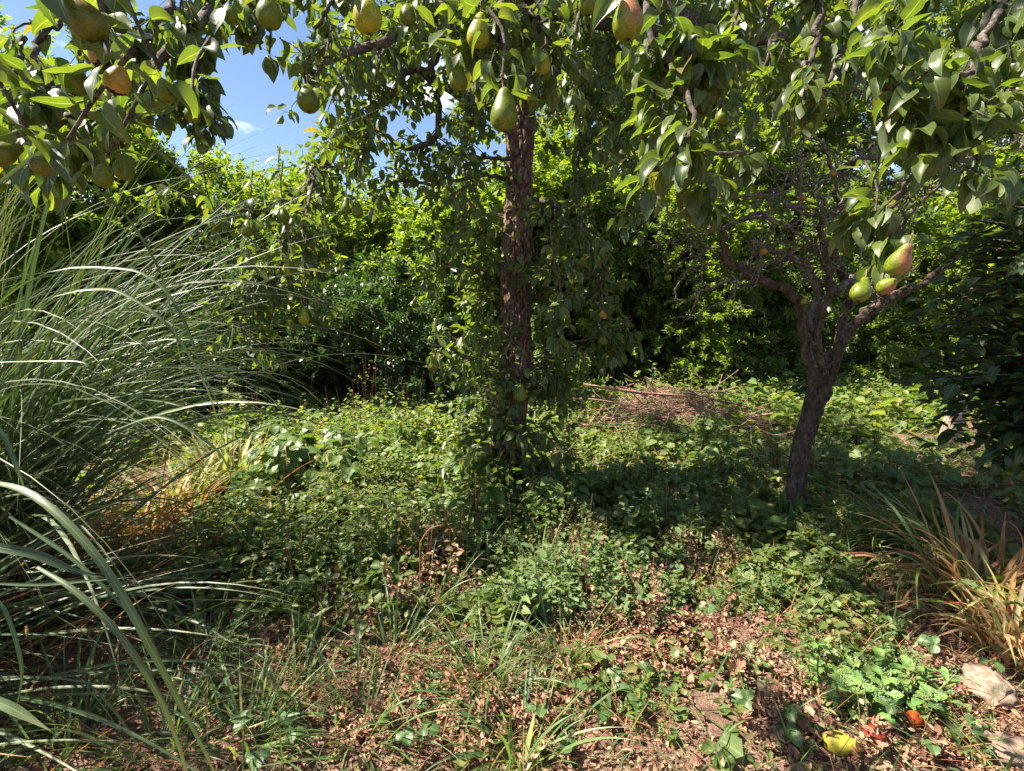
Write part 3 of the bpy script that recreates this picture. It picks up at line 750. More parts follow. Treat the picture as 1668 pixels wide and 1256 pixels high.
LR, RD = 'long', 'round'
PG = 'pears hanging in the pear tree'
pears = [
    (RD, 132, 26, .62, 92, 'pear_brown', 'large brownish green pear at the top left corner, tilted among dark leaves', (14, -38), 20),
    (RD, 160, 88, .72, 50, 'pear_orange', 'small brown orange pear directly above the orange pear with a black rot spot', (5, 24), 200),
    (RD, 192, 128, .68, 62, 'pear_orange', 'pale orange pear with a black rot spot at its base, top left', (0, -28), 160),
    (RD, 123, 128, .75, 62, 'pear_green', 'plain green pear just left of the orange pear with the rot spot', (8, 10), 90),
    (RD, 271, 146, .85, 50, 'pear_green', 'green pear under the diagonal lichened branch, right of the orange pear', (0, -20), 60),
    (RD, 312, 184, .95, 38, 'pear_green', 'small dark green pear at the tip of the dark leaf spray beside the blue sky', (10, 0), 10),
    (RD, 167, 284, .90, 50, 'pear_green', 'green pear with one black dot behind the arching grass blades at left', (0, 14), 30),
    (RD, 202, 272, .95, 50, 'pear_green', 'olive green pear touching the right side of the pear with one black dot', (10, -10), 130),
    (LR, 80, 266, .75, 62, 'pear_brown', 'brownish pear lying half hidden behind grass blades at left, left of two green pears', (0, 62), 20),
    (LR, 12, 246, .72, 66, 'pear_brown', 'brown tinged pear cut by the left edge of the picture', (0, 55), 70),
    (RD, 438, 18, .80, 64, 'pear_green', 'large shaded green pear between hanging leaves at the top, left of the sky gap', (0, 6), 10),
    (RD, 375, 22, .95, 38, 'pear_green', 'small green pear in shade close to the top edge, left of the larger shaded pear', (0, 6), 75),
    (RD, 439, 105, 1.5, 30, 'pear_green', 'small round green pear hanging against the blue sky', (0, 0), 40),
    (RD, 502, 158, 1.4, 46, 'pear_green', 'green pear hanging at the right side of the blue sky gap', (0, 8), 100),
    (RD, 598, 20, .78, 76, 'pear_yellow', 'big yellow green pear with dark specks at the top edge, left of centre', (0, 4), 215),
    (RD, 664, 22, 1.5, 34, 'pear_green', 'small shaded pear right of the big speckled yellow green pear', (0, 0), 10),
    (LR, 780, 48, 1.05, 62, 'pear_yellow', 'yellowish pear behind curled leaves above and left of the pear in front of the trunk', (8, 0), 60),
    (LR, 745, 124, 1.1, 50, 'pear_green', 'slim green pear half behind leaves with an orange leaf spot beside it', (0, 8), 190),
    (LR, 821, 176, .98, 76, 'pear_green', 'long green pear hanging in front of the top of the trunk', (0, -4), 30),
    (LR, 886, 102, 1.2, 40, 'pear_yellow', 'small bright yellow pear with a black mark right of the trunk top', (0, 8), 20),
    (RD, 903, 152, 1.5, 26, 'pear_brown', 'tiny russet pear just right of the trunk top, under the yellow one', (0, 0), 30),
    (LR, 1023, 22, .80, 84, 'pear_blush', 'large pear with a red blushed shoulder at the top edge, right of the trunk', (0, -4), -70),
    (RD, 957, 2, 1.0, 44, 'pear_green', 'yellow green pear cut by the top edge between trunk and blushed pear', (0, 0), 60),
    (RD, 1116, 92, 1.05, 48, 'pear_green', 'dull green pear between leaves, right of the blushed pear at the top', (0, 10), 10),
    (RD, 1176, 188, 1.4, 26, 'pear_green', 'small shaded pear just above the pale glossy leaf cluster', (0, 0), 70),
    (RD, 1326, 72, 1.5, 28, 'pear_green', 'small green pear in shade near the top right', (0, 0), 30),
    (LR, 1467, 421, .82, 62, 'pear_blush', 'pear with a strong pink red blush, topmost of the trio beside the apple tree', (0, 22), -80),
    (LR, 1404, 469, .84, 52, 'pear_green', 'green pear leaning left, leftmost of the trio beside the apple tree', (0, 30), 40),
    (RD, 1446, 464, .86, 38, 'pear_blush', 'squat green pear with a faint blush, lowest right of the trio beside the apple tree', (0, 60), -60),
    (RD, 1414, 366, 1.5, 26, 'pear_yellow', 'small yellow green pear above the trio beside the apple tree', (0, 50), 30),
    (RD, 350, 362, 2.4, 26, 'pear_green', 'leftmost small pear on the sunlit hanging spray left of centre', (0, 0), 30),
    (LR, 403, 370, 2.4, 28, 'pear_green', 'second small pear from the left on the sunlit hanging spray', (0, 10), 80),
    (RD, 459, 320, 2.9, 22, 'pear_green', 'small round pear at the fork of thin branches against bright foliage', (0, 0), 30),
    (RD, 462, 350, 2.8, 24, 'pear_green', 'small yellowish pear just below the fork of thin branches', (0, 0), 130),
    (RD, 405, 428, 2.6, 22, 'pear_green', 'small green pear in the middle of the hanging spray', (0, 0), 60),
    (RD, 468, 438, 2.8, 24, 'pear_yellow', 'small yellow green pear on the right side of the hanging spray', (0, 0), 20),
    (LR, 495, 514, 2.8, 26, 'pear_yellow', 'lowest pear of the hanging spray, in front of the dark hedge', (0, 0), 30),
    (LR, 564, 334, 2.8, 28, 'pear_green', 'left one of two small pears hanging side by side before bright hedge leaves', (0, 0), 30),
    (LR, 582, 340, 2.8, 28, 'pear_green', 'right one of two small pears hanging side by side before bright hedge leaves', (0, 0), 90),
    (LR, 706, 590, 3.1, 28, 'pear_brown', 'small russet pear in a leaf rosette left of the lower trunk', (0, 0), 30),
    (LR, 848, 640, 3.5, 30, 'pear_green', 'small green pear hanging in front of the lower trunk', (0, 0), 30),
    (RD, 952, 424, 3.3, 20, 'pear_yellow', 'small yellow pear right of the trunk at mid height', (0, 0), 30),
    (RD, 982, 512, 3.4, 18, 'pear_orange', 'small tan pear low on the right of the trunk', (0, 0), 30),
    (RD, 982, 552, 3.4, 20, 'pear_brown', 'shaded brown pear below the small tan pear, right of the trunk', (0, 0), 30),
]
def build_pear_tree():
    base = G(826, 822)
    root = empty('pear_tree', base, 'large pear tree with cracked bark in the middle, fruiting branches hanging overhead', 'tree')
    # trunk with plated bark
    tp = [base - [0, 0, .12], P(832, 700, 3.95), P(838, 560, 4.0), P(842, 420, 4.02), P(846, 300, 4.02), P(850, 180, 4.05), P(852, 60, 4.1), P(850, -60, 4.15)]
    nr, ns = 440, 104
    line = spline(tp, nr)
    rad = np.interp(np.linspace(0, 1, nr), [0, .04, .1, .22, .5, .8, 1], [.27, .18, .137, .122, .110, .104, .114])
    V = np.zeros((nr, ns, 3)); CR = np.zeros((nr, ns))
    for i in range(nr):
        c = line[i]
        for j in range(ns):
            a = 2 * math.pi * j / ns
            ca, sa = math.cos(a), math.sin(a)
            wob = mnoise.noise(Vector((ca * 1.1, sa * 1.1, c[2] * 1.3))) * .26
            q = Vector((ca * .13 * 30 + mnoise.noise(Vector((c[2] * 9, ca * 3, sa * 3))) * .9, sa * .13 * 30, c[2] * 8.5))
            dst = mnoise.voronoi(q)[0]
            e = dst[1] - dst[0]
            ck = 1 - min(1, e / .22)
            g = .25 * mnoise.noise(q * 3.1)
            flake = .006 * (mnoise.cell(Vector((ca * 4, sa * 4, c[2] * 14))) )
            r = rad[i] * (1 + wob) + .008 * g - .019 * ck ** 1.2 + flake
            CR[i, j] = max(0, ck) ** 2 * .85
            V[i, j] = c + np.array([ca * r, sa * r, 0])
    ii = np.arange(nr - 1)[:, None] * ns; jj = np.arange(ns)[None]; kk = (jj + 1) % ns
    F = np.stack([ii + jj, ii + kk, ii + ns + kk, ii + ns + jj], -1).reshape(-1, 4)
    link('trunk', make_mesh('trunk', V.reshape(-1, 3), F, extra={'crack': CR.ravel()}), M['bark'], root)
    # an ivy-like grey stem climbing the trunk
    T = Tubes(); T.add(spline([P(806, 790, 3.78), P(818, 700, 3.8), P(812, 610, 3.82), P(836, 520, 3.84), P(826, 430, 3.86)], 26), [.02, .012], 7, .12); T.build('climbing_stem', M['limb_bark'], root)

    TW = Tubes(); far = LeafSet(); near = LeafSet()
    def limb(pts, r, n=26, name='limb', ns=8):
        ln = spline([P(*p) for p in pts], n)
        ln[1:-1] += rng.normal(0, .006, (n - 2, 3))
        t = Tubes(); t.add(ln, r, ns, .1); t.build(name, M['limb_bark'], root); return ln
    # mid-distance limbs as the photo shows them (pixel, pixel, depth)
    A = [
        (limb([(850, 10, 4.1), (800, 60, 3.9), (730, 76, 3.7), (640, 86, 3.6), (590, 50, 3.5), (540, -10, 3.4)], [.06, .045, .03]), .5),
        (limb([(845, 190, 4.0), (790, 170, 3.9), (735, 150, 3.8), (690, 118, 3.7), (665, 113, 3.65), (640, 150, 3.6), (598, 190, 3.5), (560, 235, 3.45), (510, 290, 3.4), (480, 345, 3.35), (462, 400, 3.3), (455, 460, 3.3)], [.04, .028, .022, .012], 40), .25),
        (limb([(720, 76, 3.7), (702, 110, 3.7), (712, 160, 3.7), (716, 200, 3.7), (700, 232, 3.65), (660, 240, 3.6), (632, 222, 3.6), (600, 213, 3.55), (560, 222, 3.5), (520, 262, 3.45), (495, 300, 3.4)], [.03, .018, .008], 36), .2),
        (limb([(846, 256, 4.0), (815, 258, 3.85), (780, 256, 3.8), (742, 246, 3.75), (706, 252, 3.7)], [.02, .01, .006]), .2),
        (limb([(842, 300, 4.0), (800, 285, 3.8), (760, 290, 3.7), (700, 300, 3.6), (655, 292, 3.5), (620, 310, 3.45)], [.018, .012, .006]), .2),
        (limb([(855, 20, 4.1), (900, 20, 3.9), (950, 32, 3.7), (1010, 42, 3.5), (1080, 60, 3.3), (1150, 70, 3.2), (1230, 100, 3.1)], [.055, .04, .02]), .2),
        (limb([(862, 160, 4.0), (910, 120, 3.8), (960, 150, 3.6), (1000, 200, 3.5), (1030, 270, 3.45)], [.03, .018, .008]), .2),
        (limb([(862, 320, 4.0), (890, 330, 3.9), (930, 345, 3.8), (965, 400, 3.7), (980, 470, 3.65)], [.02, .012, .005]), .2),
        (limb([(850, 420, 3.95), (800, 440, 3.8), (745, 430, 3.7), (690, 455, 3.6)], [.016, .01, .005]), .2),
        (limb([(835, 640, 3.9), (790, 600, 3.6), (740, 570, 3.4), (700, 560, 3.3)], [.014, .009, .005]), .2),
        (limb([(838, 620, 3.9), (880, 590, 3.7), (930, 560, 3.6), (985, 545, 3.5), (1030, 520, 3.5)], [.014, .009, .004]), .2),
        (limb([(850, -40, 4.1), (780, -20, 3.4), (700, 20, 2.9), (640, 60, 2.7), (560, 90, 2.6), (480, 120, 2.6)], [.05, .03, .012]), .3),
        (limb([(850, 60, 4.1), (760, 30, 4.6), (650, 10, 5.0), (560, 60, 5.2), (500, 80, 5.3)], [.04, .02, .01]), .3),
        (limb([(856, 60, 4.1), (930, 40, 4.6), (1000, 90, 5.0), (1060, 180, 5.2), (1080, 260, 5.3)], [.04, .02, .01]), .3),
        (limb([(856, -30, 4.1), (960, -40, 3.4), (1080, 0, 2.9), (1200, 60, 2.5), (1330, 50, 2.2), (1420, 10, 2.0)], [.05, .03, .014]), .3),
    ]
    for ln, sk in A:
        side_twigs(TW, far, ln, .10, .34, .076, 4, .35, .005, skip=sk, bias=(0, -.1, -.15))
    # epicormic shoots with leaves all down the trunk
    for k in range(135):
        z = rng.uniform(.25, 1.9) if k < 105 else rng.uniform(1.9, 3.3); i = int(np.argmin(abs(line[:, 2] - z)))
        if 2.3 < z < 2.75 and rng.random() < .7: continue
        a = rng.uniform(math.pi * .9, 2.1 * math.pi)
        if z > 1.1 and rng.random() < .8: a = rng.choice([rng.normal(math.pi * 1.02, .25), rng.normal(0, .25)])
        d = np.array([math.cos(a), math.sin(a), rng.uniform(-.1, .5)])
        p0 = line[i] + d * [.12, .12, 0]; L = rng.uniform(.12, .42 if z < 1.2 or z > 1.6 else .3)
        pts = spline([p0, p0 + d * L * .5 + rv(.02), p0 + d * L + [0, 0, -L * .35] + rv(.03)], 6)
        TW.add(pts, [.005, .0025], 4, cap=False)
        for q in (2, 3, 4, 5):
            rosette(far, pts[q], pts[q] - pts[q - 1], 4, .085, .5)
    # pendulous spray at left of centre, and its small fruit twigs
    for pts in ([(470, 350, 3.2), (462, 400, 3.0), (455, 470, 2.9), (440, 520, 2.85)], [(520, 270, 3.4), (500, 330, 3.1), (498, 400, 3.0), (497, 470, 2.95), (500, 510, 2.9)],
                [(470, 350, 3.2), (420, 345, 2.9), (370, 340, 2.8), (330, 330, 2.7), (290, 315, 2.6)], [(455, 420, 2.95), (430, 440, 2.8), (410, 470, 2.7), (395, 520, 2.7), (400, 560, 2.7)]):
        ln = limb(pts, [.009, .004], 14, 'branch', 6)
        side_twigs(TW, far, ln, .075, .2, .062, 4, .8, .004)
    # right of the trunk, hanging in front of the far trees
    for pts in ([(1000, 60, 3.3), (1040, 130, 3.0), (1060, 200, 2.9), (1050, 290, 2.9), (1040, 340, 2.9)], [(940, 30, 3.6), (930, 130, 3.4), (945, 210, 3.3), (935, 300, 3.3), (950, 380, 3.3)],
                [(1150, 70, 3.1), (1180, 130, 2.8), (1170, 190, 2.7), (1190, 230, 2.7)], [(980, 470, 3.6), (985, 510, 3.5), (1000, 560, 3.5)], [(905, 330, 3.6), (900, 400, 3.4), (915, 480, 3.4), (900, 540, 3.4)],
                [(760, 80, 3.6), (765, 160, 3.3), (755, 240, 3.2), (760, 330, 3.2), (745, 400, 3.2)], [(560, 60, 3.3), (545, 130, 3.0), (550, 190, 2.9)], [(640, 60, 3.3), (610, 120, 3.1), (600, 200, 3.1), (590, 260, 3.1)]):
        ln = limb(pts, [.01, .004], 16, 'branch', 6)
        side_twigs(TW, far, ln, .075, .27, .078, 4, .45, .004)
    # near branches over the camera
    N = [
        ([(420, -60, 1.6), (360, 0, 1.35), (310, 50, 1.2), (280, 85, 1.15), (235, 130, 1.1), (190, 168, 1.05), (140, 185, 1.0), (60, 212, .95), (-30, 240, .95)], [.014, .010, .006], .075),
        ([(300, -50, 1.2), (270, 20, 1.1), (240, 60, 1.05), (200, 60, 1.0), (130, 40, .95)], [.010, .004], .075),
        ([(310, 50, 1.2), (322, 90, 1.2), (330, 150, 1.2), (335, 190, 1.2)], [.006, .003], .065),
        ([(120, -60, 1.0), (90, 20, .95), (60, 90, .92), (100, 160, .9)], [.008, .003], .075),
        ([(40, 60, 1.3), (20, 130, 1.2), (40, 200, 1.1), (10, 270, 1.05)], [.008, .003], .075),
        ([(480, -60, 1.5), (440, -20, 1.35), (420, 30, 1.3), (425, 80, 1.3)], [.008, .003], .075),
        ([(560, -60, 1.7), (540, 0, 1.6), (510, 60, 1.55), (500, 130, 1.55)], [.008, .003], .07),
        ([(860, -100, 1.4), (830, -30, 1.25), (815, 20, 1.15), (815, 90, 1.1), (820, 150, 1.1)], [.012, .006, .004], .085),
        ([(815, 20, 1.15), (770, 30, 1.15), (750, 70, 1.15)], [.005, .003], .08),
        ([(830, 0, 1.2), (880, 30, 1.2), (890, 80, 1.2)], [.005, .003], .08),
        ([(1060, -80, 1.3), (1050, 10, 1.15), (1080, 90, 1.1), (1110, 150, 1.05), (1095, 215, 1.0)], [.010, .005], .085),
        ([(1180, -60, 1.4), (1200, 10, 1.3), (1190, 70, 1.25)], [.010, .004], .08),
        ([(1320, -60, 1.3), (1340, 20, 1.2), (1320, 90, 1.15), (1310, 160, 1.1)], [.010, .004], .08),
        ([(1090, 90, 1.1), (1130, 190, .95), (1100, 250, .95), (1215, 250, .95)], [.006, .003], .088),
        ([(1500, -80, 1.2), (1470, 20, 1.1), (1460, 90, 1.0), (1440, 140, .95), (1455, 190, .95)], [.012, .005], .09),
        ([(1640, -60, 1.1), (1620, 30, 1.0), (1590, 90, .95), (1560, 150, .9)], [.010, .004], .088),
        ([(1700, 60, 1.0), (1660, 130, .95), (1600, 180, .9), (1560, 230, .9)], [.010, .004], .085),
        ([(1400, -70, 1.6), (1390, 30, 1.5), (1360, 110, 1.4), (1330, 170, 1.4)], [.010, .004], .078),
        ([(1560, 230, .9), (1490, 280, .95), (1460, 330, 1.0), (1465, 380, 1.0)], [.005, .003], .08),
        ([(1250, -60, 1.8), (1260, 40, 1.7), (1250, 110, 1.7), (1280, 190, 1.7)], [.010, .004], .075),
        ([(700, -60, 1.9), (690, 0, 1.8), (670, 40, 1.8)], [.008, .004], .075),
        ([(950, -60, 1.9), (950, 10, 1.8), (930, 80, 1.8), (940, 130, 1.8)], [.008, .004], .075),
    ]
    NL = len(N)
    dens = [.045, .055, .045, .055, .05, .06, .06, .05, .05, .05, .048, .06, .06, .05, .04, .04, .04, .06, .07, .06, .06, .06]
    for k, (pts, r, lsz) in enumerate(N):
        ln = limb(pts, r, 22, 'branch', 8)
        side_twigs(TW, near, ln, dens[k] * 1.35, .11, lsz * .66, 6, .5, .003, sub=False)
    # crown above and behind the picture's top edge (casts the dappled shade)
    for k in range(34):
        a = rng.uniform(0, 2 * math.pi); rr = rng.uniform(.6, 2.9)
        c0 = np.array([base[0], base[1], rng.uniform(3.3, 4.6)])
        e = np.array([base[0] + math.cos(a) * rr + .4, base[1] + math.sin(a) * rr - .2, rng.uniform(3.9, 5.6)])
        if e[0] < -.9 and e[1] > 3.2: continue
        ln = spline([c0, (c0 + e) / 2 + [0, 0, .35], e], 14)
        t = Tubes(); t.add(ln, [.035, .012], 6, .1); t.build('limb', M['limb_bark'], root)
        side_twigs(TW, far, ln, .18, .4, .075, 6, .4, .005, skip=.25)
    for k in range(8):
        c0 = np.array([base[0], base[1], rng.uniform(3.4, 4.0)])
        e = np.array([rng.uniform(-1.7, .4), rng.uniform(5.2, 6.6), rng.uniform(3.3, 4.6)])
        ln = spline([c0, (c0 + e) / 2 + [0, 0, .3], e], 14)
        t = Tubes(); t.add(ln, [.035, .012], 6, .1); t.build('limb', M['limb_bark'], root)
        side_twigs(TW, far, ln, .13, .4, .08, 5, .35, .005, skip=.2)
    for k in range(20):  # limbs added out of view, aimed to shade the ground right of the trunk
        c0 = np.array([base[0], base[1], rng.uniform(3.6, 4.4)])
        e = np.array([rng.uniform(-2.3, .3), rng.uniform(2.2, 3.5), rng.uniform(3.9, 5.0)])
        ln = spline([c0, (c0 + e) / 2 + [0, 0, .4], e], 14)
        t = Tubes(); t.add(ln, [.035, .012], 6, .1); t.build('limb', M['limb_bark'], root)
        side_twigs(TW, far, ln, .15, .4, .08, 6, .4, .005, skip=.2)
    for s_, px, py, d, h, mat, lab, tl, sp in pears:
        if 1380 < px < 1500 and d < 1: continue
        top = P(px - math.sin(R(tl[1])) * -h * .55, py - h * .62, d)
        up = top + np.array([rng.normal(0, .03), rng.normal(.05, .04), .10 + .05 * d])
        TW.add(spline([top, (top + up) / 2 + rv(.01), up], 6), [.0028, .004], 5, .1, cap=False)
        for q in range(3):
            rosette(near, top + (up - top) * q * .4, [0, -.3, .4], 3, (.06 if d < 1.3 else .07), .7)
    TW.build('twigs', M['limb_bark'], root, 'stuff')
    n_near = len(near.P)
    for a in ('P', 'D', 'N', 'S'): getattr(near, a).extend(getattr(far, a))
    print('pear leaves', n_near, len(far.P))
    near.build('leaf', 'foliage', near_t, far_t, M['pear_leaf'], root, midtemps=mid_t, nmid=3800)
    return root
pear_tree = build_pear_tree()

# ------------------------------------------------------------------ fruit
def lathe(prof, ns=22, bend=0.0, name='fruit'):
    V, F = [], []
    for (r, z) in prof:
        for j in range(ns):
            a = 2 * math.pi * j / ns
            V.append((r * math.cos(a) * (1 + .02 * math.sin(3 * a)) + bend * z * abs(z), r * math.sin(a), z))
    n = len(prof)
    for i in range(n - 1):
        for j in range(ns):
            k = (j + 1) % ns
            F.append((i * ns + j, i * ns + k, (i + 1) * ns + k, (i + 1) * ns + j))
    return make_mesh(name, V, F)

pp = [(.004, -.96), (.10, -.985), (.22, -.97), (.38, -.90), (.52, -.76), (.62, -.55), (.645, -.32), (.60, -.08), (.51, .14), (.42, .33), (.35, .50), (.29, .66), (.225, .79), (.13, .885), (.04, .90), (.003, .885)]
pr_ = [(.004, -.92), (.10, -.95), (.25, -.93), (.45, -.84), (.62, -.66), (.72, -.40), (.735, -.12), (.66, .14), (.54, .36), (.41, .55), (.29, .70), (.15, .80), (.05, .81), (.003, .79)]
ap = [(.004, -.66), (.12, -.70), (.30, -.74), (.55, -.64), (.75, -.40), (.83, -.08), (.80, .24), (.65, .50), (.42, .64), (.22, .62), (.08, .54), (.003, .50)]
def fruit_meshes(prof, bends, name='fruit'): return [lathe(prof, 24, b, name) for b in bends]
pear_long = (pp, .10); pear_short = (pp, .03); pear_round = (pr_, -.08)
def fruit(name, shape, cat, px, py, d, hpx, mat, label, group=None, tilt=(0, 0), spin=0.0, world=None, top=.88, stalk=True, bot=-.97):
    """hpx: height of the fruit in photo pixels"""
    h = hpx * d / FPX / 2.0
    loc = P(px, py, d) if world is None else np.asarray(world)
    me = lathe(shape[0], 24, shape[1], name)
    o = link(name, me, M[mat]); tag(o, label, cat, group)
    o.location = [float(v) for v in loc]; o.scale = (h * (2.0 / 1.9),) * 3
    o.rotation_euler = (R(tilt[0]), R(tilt[1]), R(spin))
    cx = Tubes()
    for k in range(5):
        a = k * 1.2566
        cx.add([(math.cos(a) * .02, math.sin(a) * .02, bot), (math.cos(a) * .09, math.sin(a) * .09, bot - .04), (math.cos(a) * .12, math.sin(a) * .12, bot - .10)], [.035, .012], 4)
    c = cx.build('calyx', M['calyx']); c.parent = o
    if stalk:
        st = Tubes(); st.add(spline([(0.0, 0, top - .04), (.03, .02, top + .22), (-.03, .05, top + .55)], 7), [.035, .025, .045], 6)
        s = st.build('stalk', M['twig']); s.parent = o
    return o

SH = {'long': pear_long, 'round': pear_round}
for s_, px, py, d, h, mat, lab, tl, sp in pears:
    fruit('pear', SH[s_], 'pear', px, py, d, h * (.8 if d < 1.0 and px < 700 else .88 if d < 1.3 else 1), mat, lab, PG, tl, sp)
AG = 'small apples in the apple tree'
AP = (ap, 0.0)
for px, py, d, h, mat, lab in [
    (1166, 354, 3.0, 13, 'apple_orange', 'tiny orange apple on the leftmost bare twigs of the apple tree'),
    (1244, 409, 3.2, 13, 'apple_orange', 'russet apple above the bending left limb of the apple tree'),
    (1088, 451, 3.1, 13, 'pear_green', 'small green apple at the outer left tips of the apple tree'),
    (1356, 282, 3.0, 13, 'apple_orange', 'tiny orange apple high among the lichened twigs of the apple tree'),
    (1308, 322, 3.3, 12, 'apple_orange', 'small tan apple between crossing twigs of the apple tree'),
    (1310, 490, 3.8, 12, 'pear_yellow', 'small pale apple beside the fork of the apple tree')]:
    fruit('apple', AP, 'apple', px, py, d, h, mat, lab, AG, (0, 0), 30, top=.6, bot=-.7)
FG = 'windfall fruit on the soil'
g1 = G(1370, 1236); fruit('pear', pear_short, 'pear', 0, 0, g1[1] * CP + .3, 54, 'pear_fallen', 'fallen yellow pear lying on the soil beside the rotten red fruit', FG, (78, 20), 60, world=g1 + [0, 0, .06])
g2 = G(1420, 1226); fruit('apple', AP, 'apple', 0, 0, g2[1] * CP + .3, 38, 'apple_red', 'rotten red brown apple lying on the soil beside the yellow pear', FG, (40, 20), 20, world=g2 + [0, 0, .07], top=.6, bot=-.7)
g3 = G(1486, 1194); fruit('apple', AP, 'apple', 0, 0, g3[1] * CP + .3, 26, 'apple_vivid', 'small vivid orange fruit on the soil under sedum leaves', FG, (40, 20), 20, world=g3 + [0, 0, .06], top=.6, bot=-.7)

# ------------------------------------------------------------------ small apple tree
small_t = [hexleaf(.6, f, c, .25) for f, c in ((.4, .15), (.6, .3), (.2, .05))]
def build_apple_tree():
    base = G(1290, 812)
    root = empty('apple_tree', base, 'small gnarled apple tree with lichened bare twigs forking low, right of the brush pile', 'tree')
    def lb(pts, r, n=24, ns=10, name='limb', rough=.14, jit=.008, mat='apple_bark'):
        ln = spline([P(*p) for p in pts], n); ln[1:-1] += rng.normal(0, jit, (n - 2, 3))
        t = Tubes(); t.add(ln, r, ns, rough); t.build(name, M[mat], root); return ln
    b = 4.0
    # fluted trunk of three fused stems, with deep furrows
    tr = [(1291, 836, 3.82), (1296, 774, 3.86), (1306, 720, 3.9), (1322, 670, 3.95), (1331, 625, b), (1334, 575, b)]
    nr, ns = 240, 84
    ln = spline([P(*p) for p in tr], nr); V = np.zeros((nr, ns, 3)); CR = np.zeros((nr, ns))
    rad = np.interp(np.linspace(0, 1, nr), [0, .12, .35, .5, .7, .9, 1], [.10, .072, .066, .074, .08, .066, .038])
    for i in range(nr):
        for j in range(ns):
            a = 2 * math.pi * j / ns; c = ln[i]
            fl = .13 * math.cos(3 * a + c[2] * 1.6 + .6) + .07 * math.cos(2 * a - c[2] * 2.3)
            q = Vector((math.cos(a) * 2.4, math.sin(a) * 2.4, c[2] * 9)); d1 = mnoise.voronoi(q * 1.5)[0]
            ck = 1 - min(1, (d1[1] - d1[0]) / .25); lump = mnoise.noise(Vector((math.cos(a) * 1.2, math.sin(a) * 1.2, c[2] * 5)))
            r = rad[i] * (1 + fl + .16 * lump) - .008 * ck + .006 * mnoise.noise(q * 4)
            V[i, j] = c + np.array([math.cos(a) * r, math.sin(a) * r, 0]); CR[i, j] = max(0, ck) ** 1.5 * .7
    ii = np.arange(nr - 1)[:, None] * ns; jj = np.arange(ns)[None]; kk = (jj + 1) % ns
    link('trunk', make_mesh('trunk', V.reshape(-1, 3), np.stack([ii + jj, ii + kk, ii + ns + kk, ii + ns + jj], -1).reshape(-1, 4), extra={'crack': CR.ravel()}), M['apple_trunk'], root)
    L = []
    L.append(lb([(1320, 625, b), (1312, 560, b), (1304, 512, 3.95), (1292, 482, 3.9), (1260, 465, 3.85), (1225, 448, 3.8), (1188, 428, 3.75), (1181, 400, 3.7), (1179, 372, 3.7)], [0.034, 0.036, 0.035, 0.031, 0.017], 40, mat='apple_trunk'))
    L.append(lb([(1330, 612, b), (1324, 560, b), (1321, 512, b), (1336, 480, b), (1322, 450, 4.0), (1308, 427, 4.0), (1287, 417, 4.0), (1243, 400, 3.9), (1215, 392, 3.9)], [0.029, 0.031, 0.033, 0.023, 0.011], 40, mat='apple_bark'))
    L.append(lb([(1338, 612, 3.95), (1334, 560, 3.92), (1336, 512, 3.9), (1352, 478, 3.88), (1350, 451, 3.86), (1343, 410, 3.8), (1335, 370, 3.75), (1345, 330, 3.7)], [0.025, 0.029, 0.028, 0.013], 36, mat='apple_trunk'))
    L.append(lb([(1345, 650, 4.05), (1352, 621, 4.1), (1369, 553, 4.1), (1379, 499, 4.1), (1382, 468, 4.05), (1365, 434, 4.0), (1358, 400, 4.0), (1370, 350, 3.95), (1360, 300, 3.9)], [0.029, 0.034, 0.034, 0.026, 0.012], 40, mat='apple_trunk'))
    L.append(lb([(1342, 600, 4.1), (1360, 570, 4.2), (1379, 546, 4.3), (1393, 524, 4.3), (1427, 499, 4.3), (1468, 478, 4.3), (1520, 450, 4.2), (1570, 400, 4.1)], [0.031, 0.039, 0.046, 0.038, 0.017], 36, mat='apple_trunk'))
    L.append(lb([(1352, 478, 3.9), (1380, 460, 3.9), (1410, 438, 3.9), (1450, 400, 3.8), (1480, 350, 3.7), (1530, 300, 3.6)], [0.030, 0.024, 0.011], 30))
    L.append(lb([(1287, 417, 4.0), (1229, 437, 3.8), (1199, 451, 3.75), (1161, 468, 3.7), (1134, 473, 3.65)], [0.016, 0.011, 0.005], 24))
    L.append(lb([(1179, 372, 3.7), (1161, 361, 3.6), (1120, 354, 3.5), (1090, 345, 3.45)], [0.017, 0.011, 0.005], 20))
    L.append(lb([(1179, 372, 3.7), (1230, 344, 3.6), (1262, 358, 3.5), (1290, 372, 3.5), (1320, 395, 3.6)], [0.017, 0.011], 24))
    L.append(lb([(1345, 330, 3.7), (1300, 300, 3.6), (1250, 265, 3.5)], [0.013, 0.005], 20))
    L.append(lb([(1360, 300, 3.9), (1390, 262, 3.6), (1440, 258, 3.4), (1502, 252, 3.3), (1587, 218, 3.1), (1668, 190, 2.9)], [0.012, 0.020, 0.023, 0.026], 36))
    L.append(lb([(1345, 350, 3.7), (1310, 348, 3.5), (1260, 322, 3.4), (1190, 320, 3.3), (1130, 330, 3.3)], [0.016, 0.011, 0.005], 30))
    L.append(lb([(1335, 370, 3.75), (1380, 320, 3.6), (1420, 300, 3.4), (1480, 290, 3.3), (1560, 262, 3.1)], [0.016, 0.011, 0.007], 30))
    L.append(lb([(1300, 195, 3.3), (1330, 225, 3.4), (1352, 262, 3.5), (1362, 300, 3.8)], [0.007, 0.014], 16))
    TW = Tubes(); ls = LeafSet()
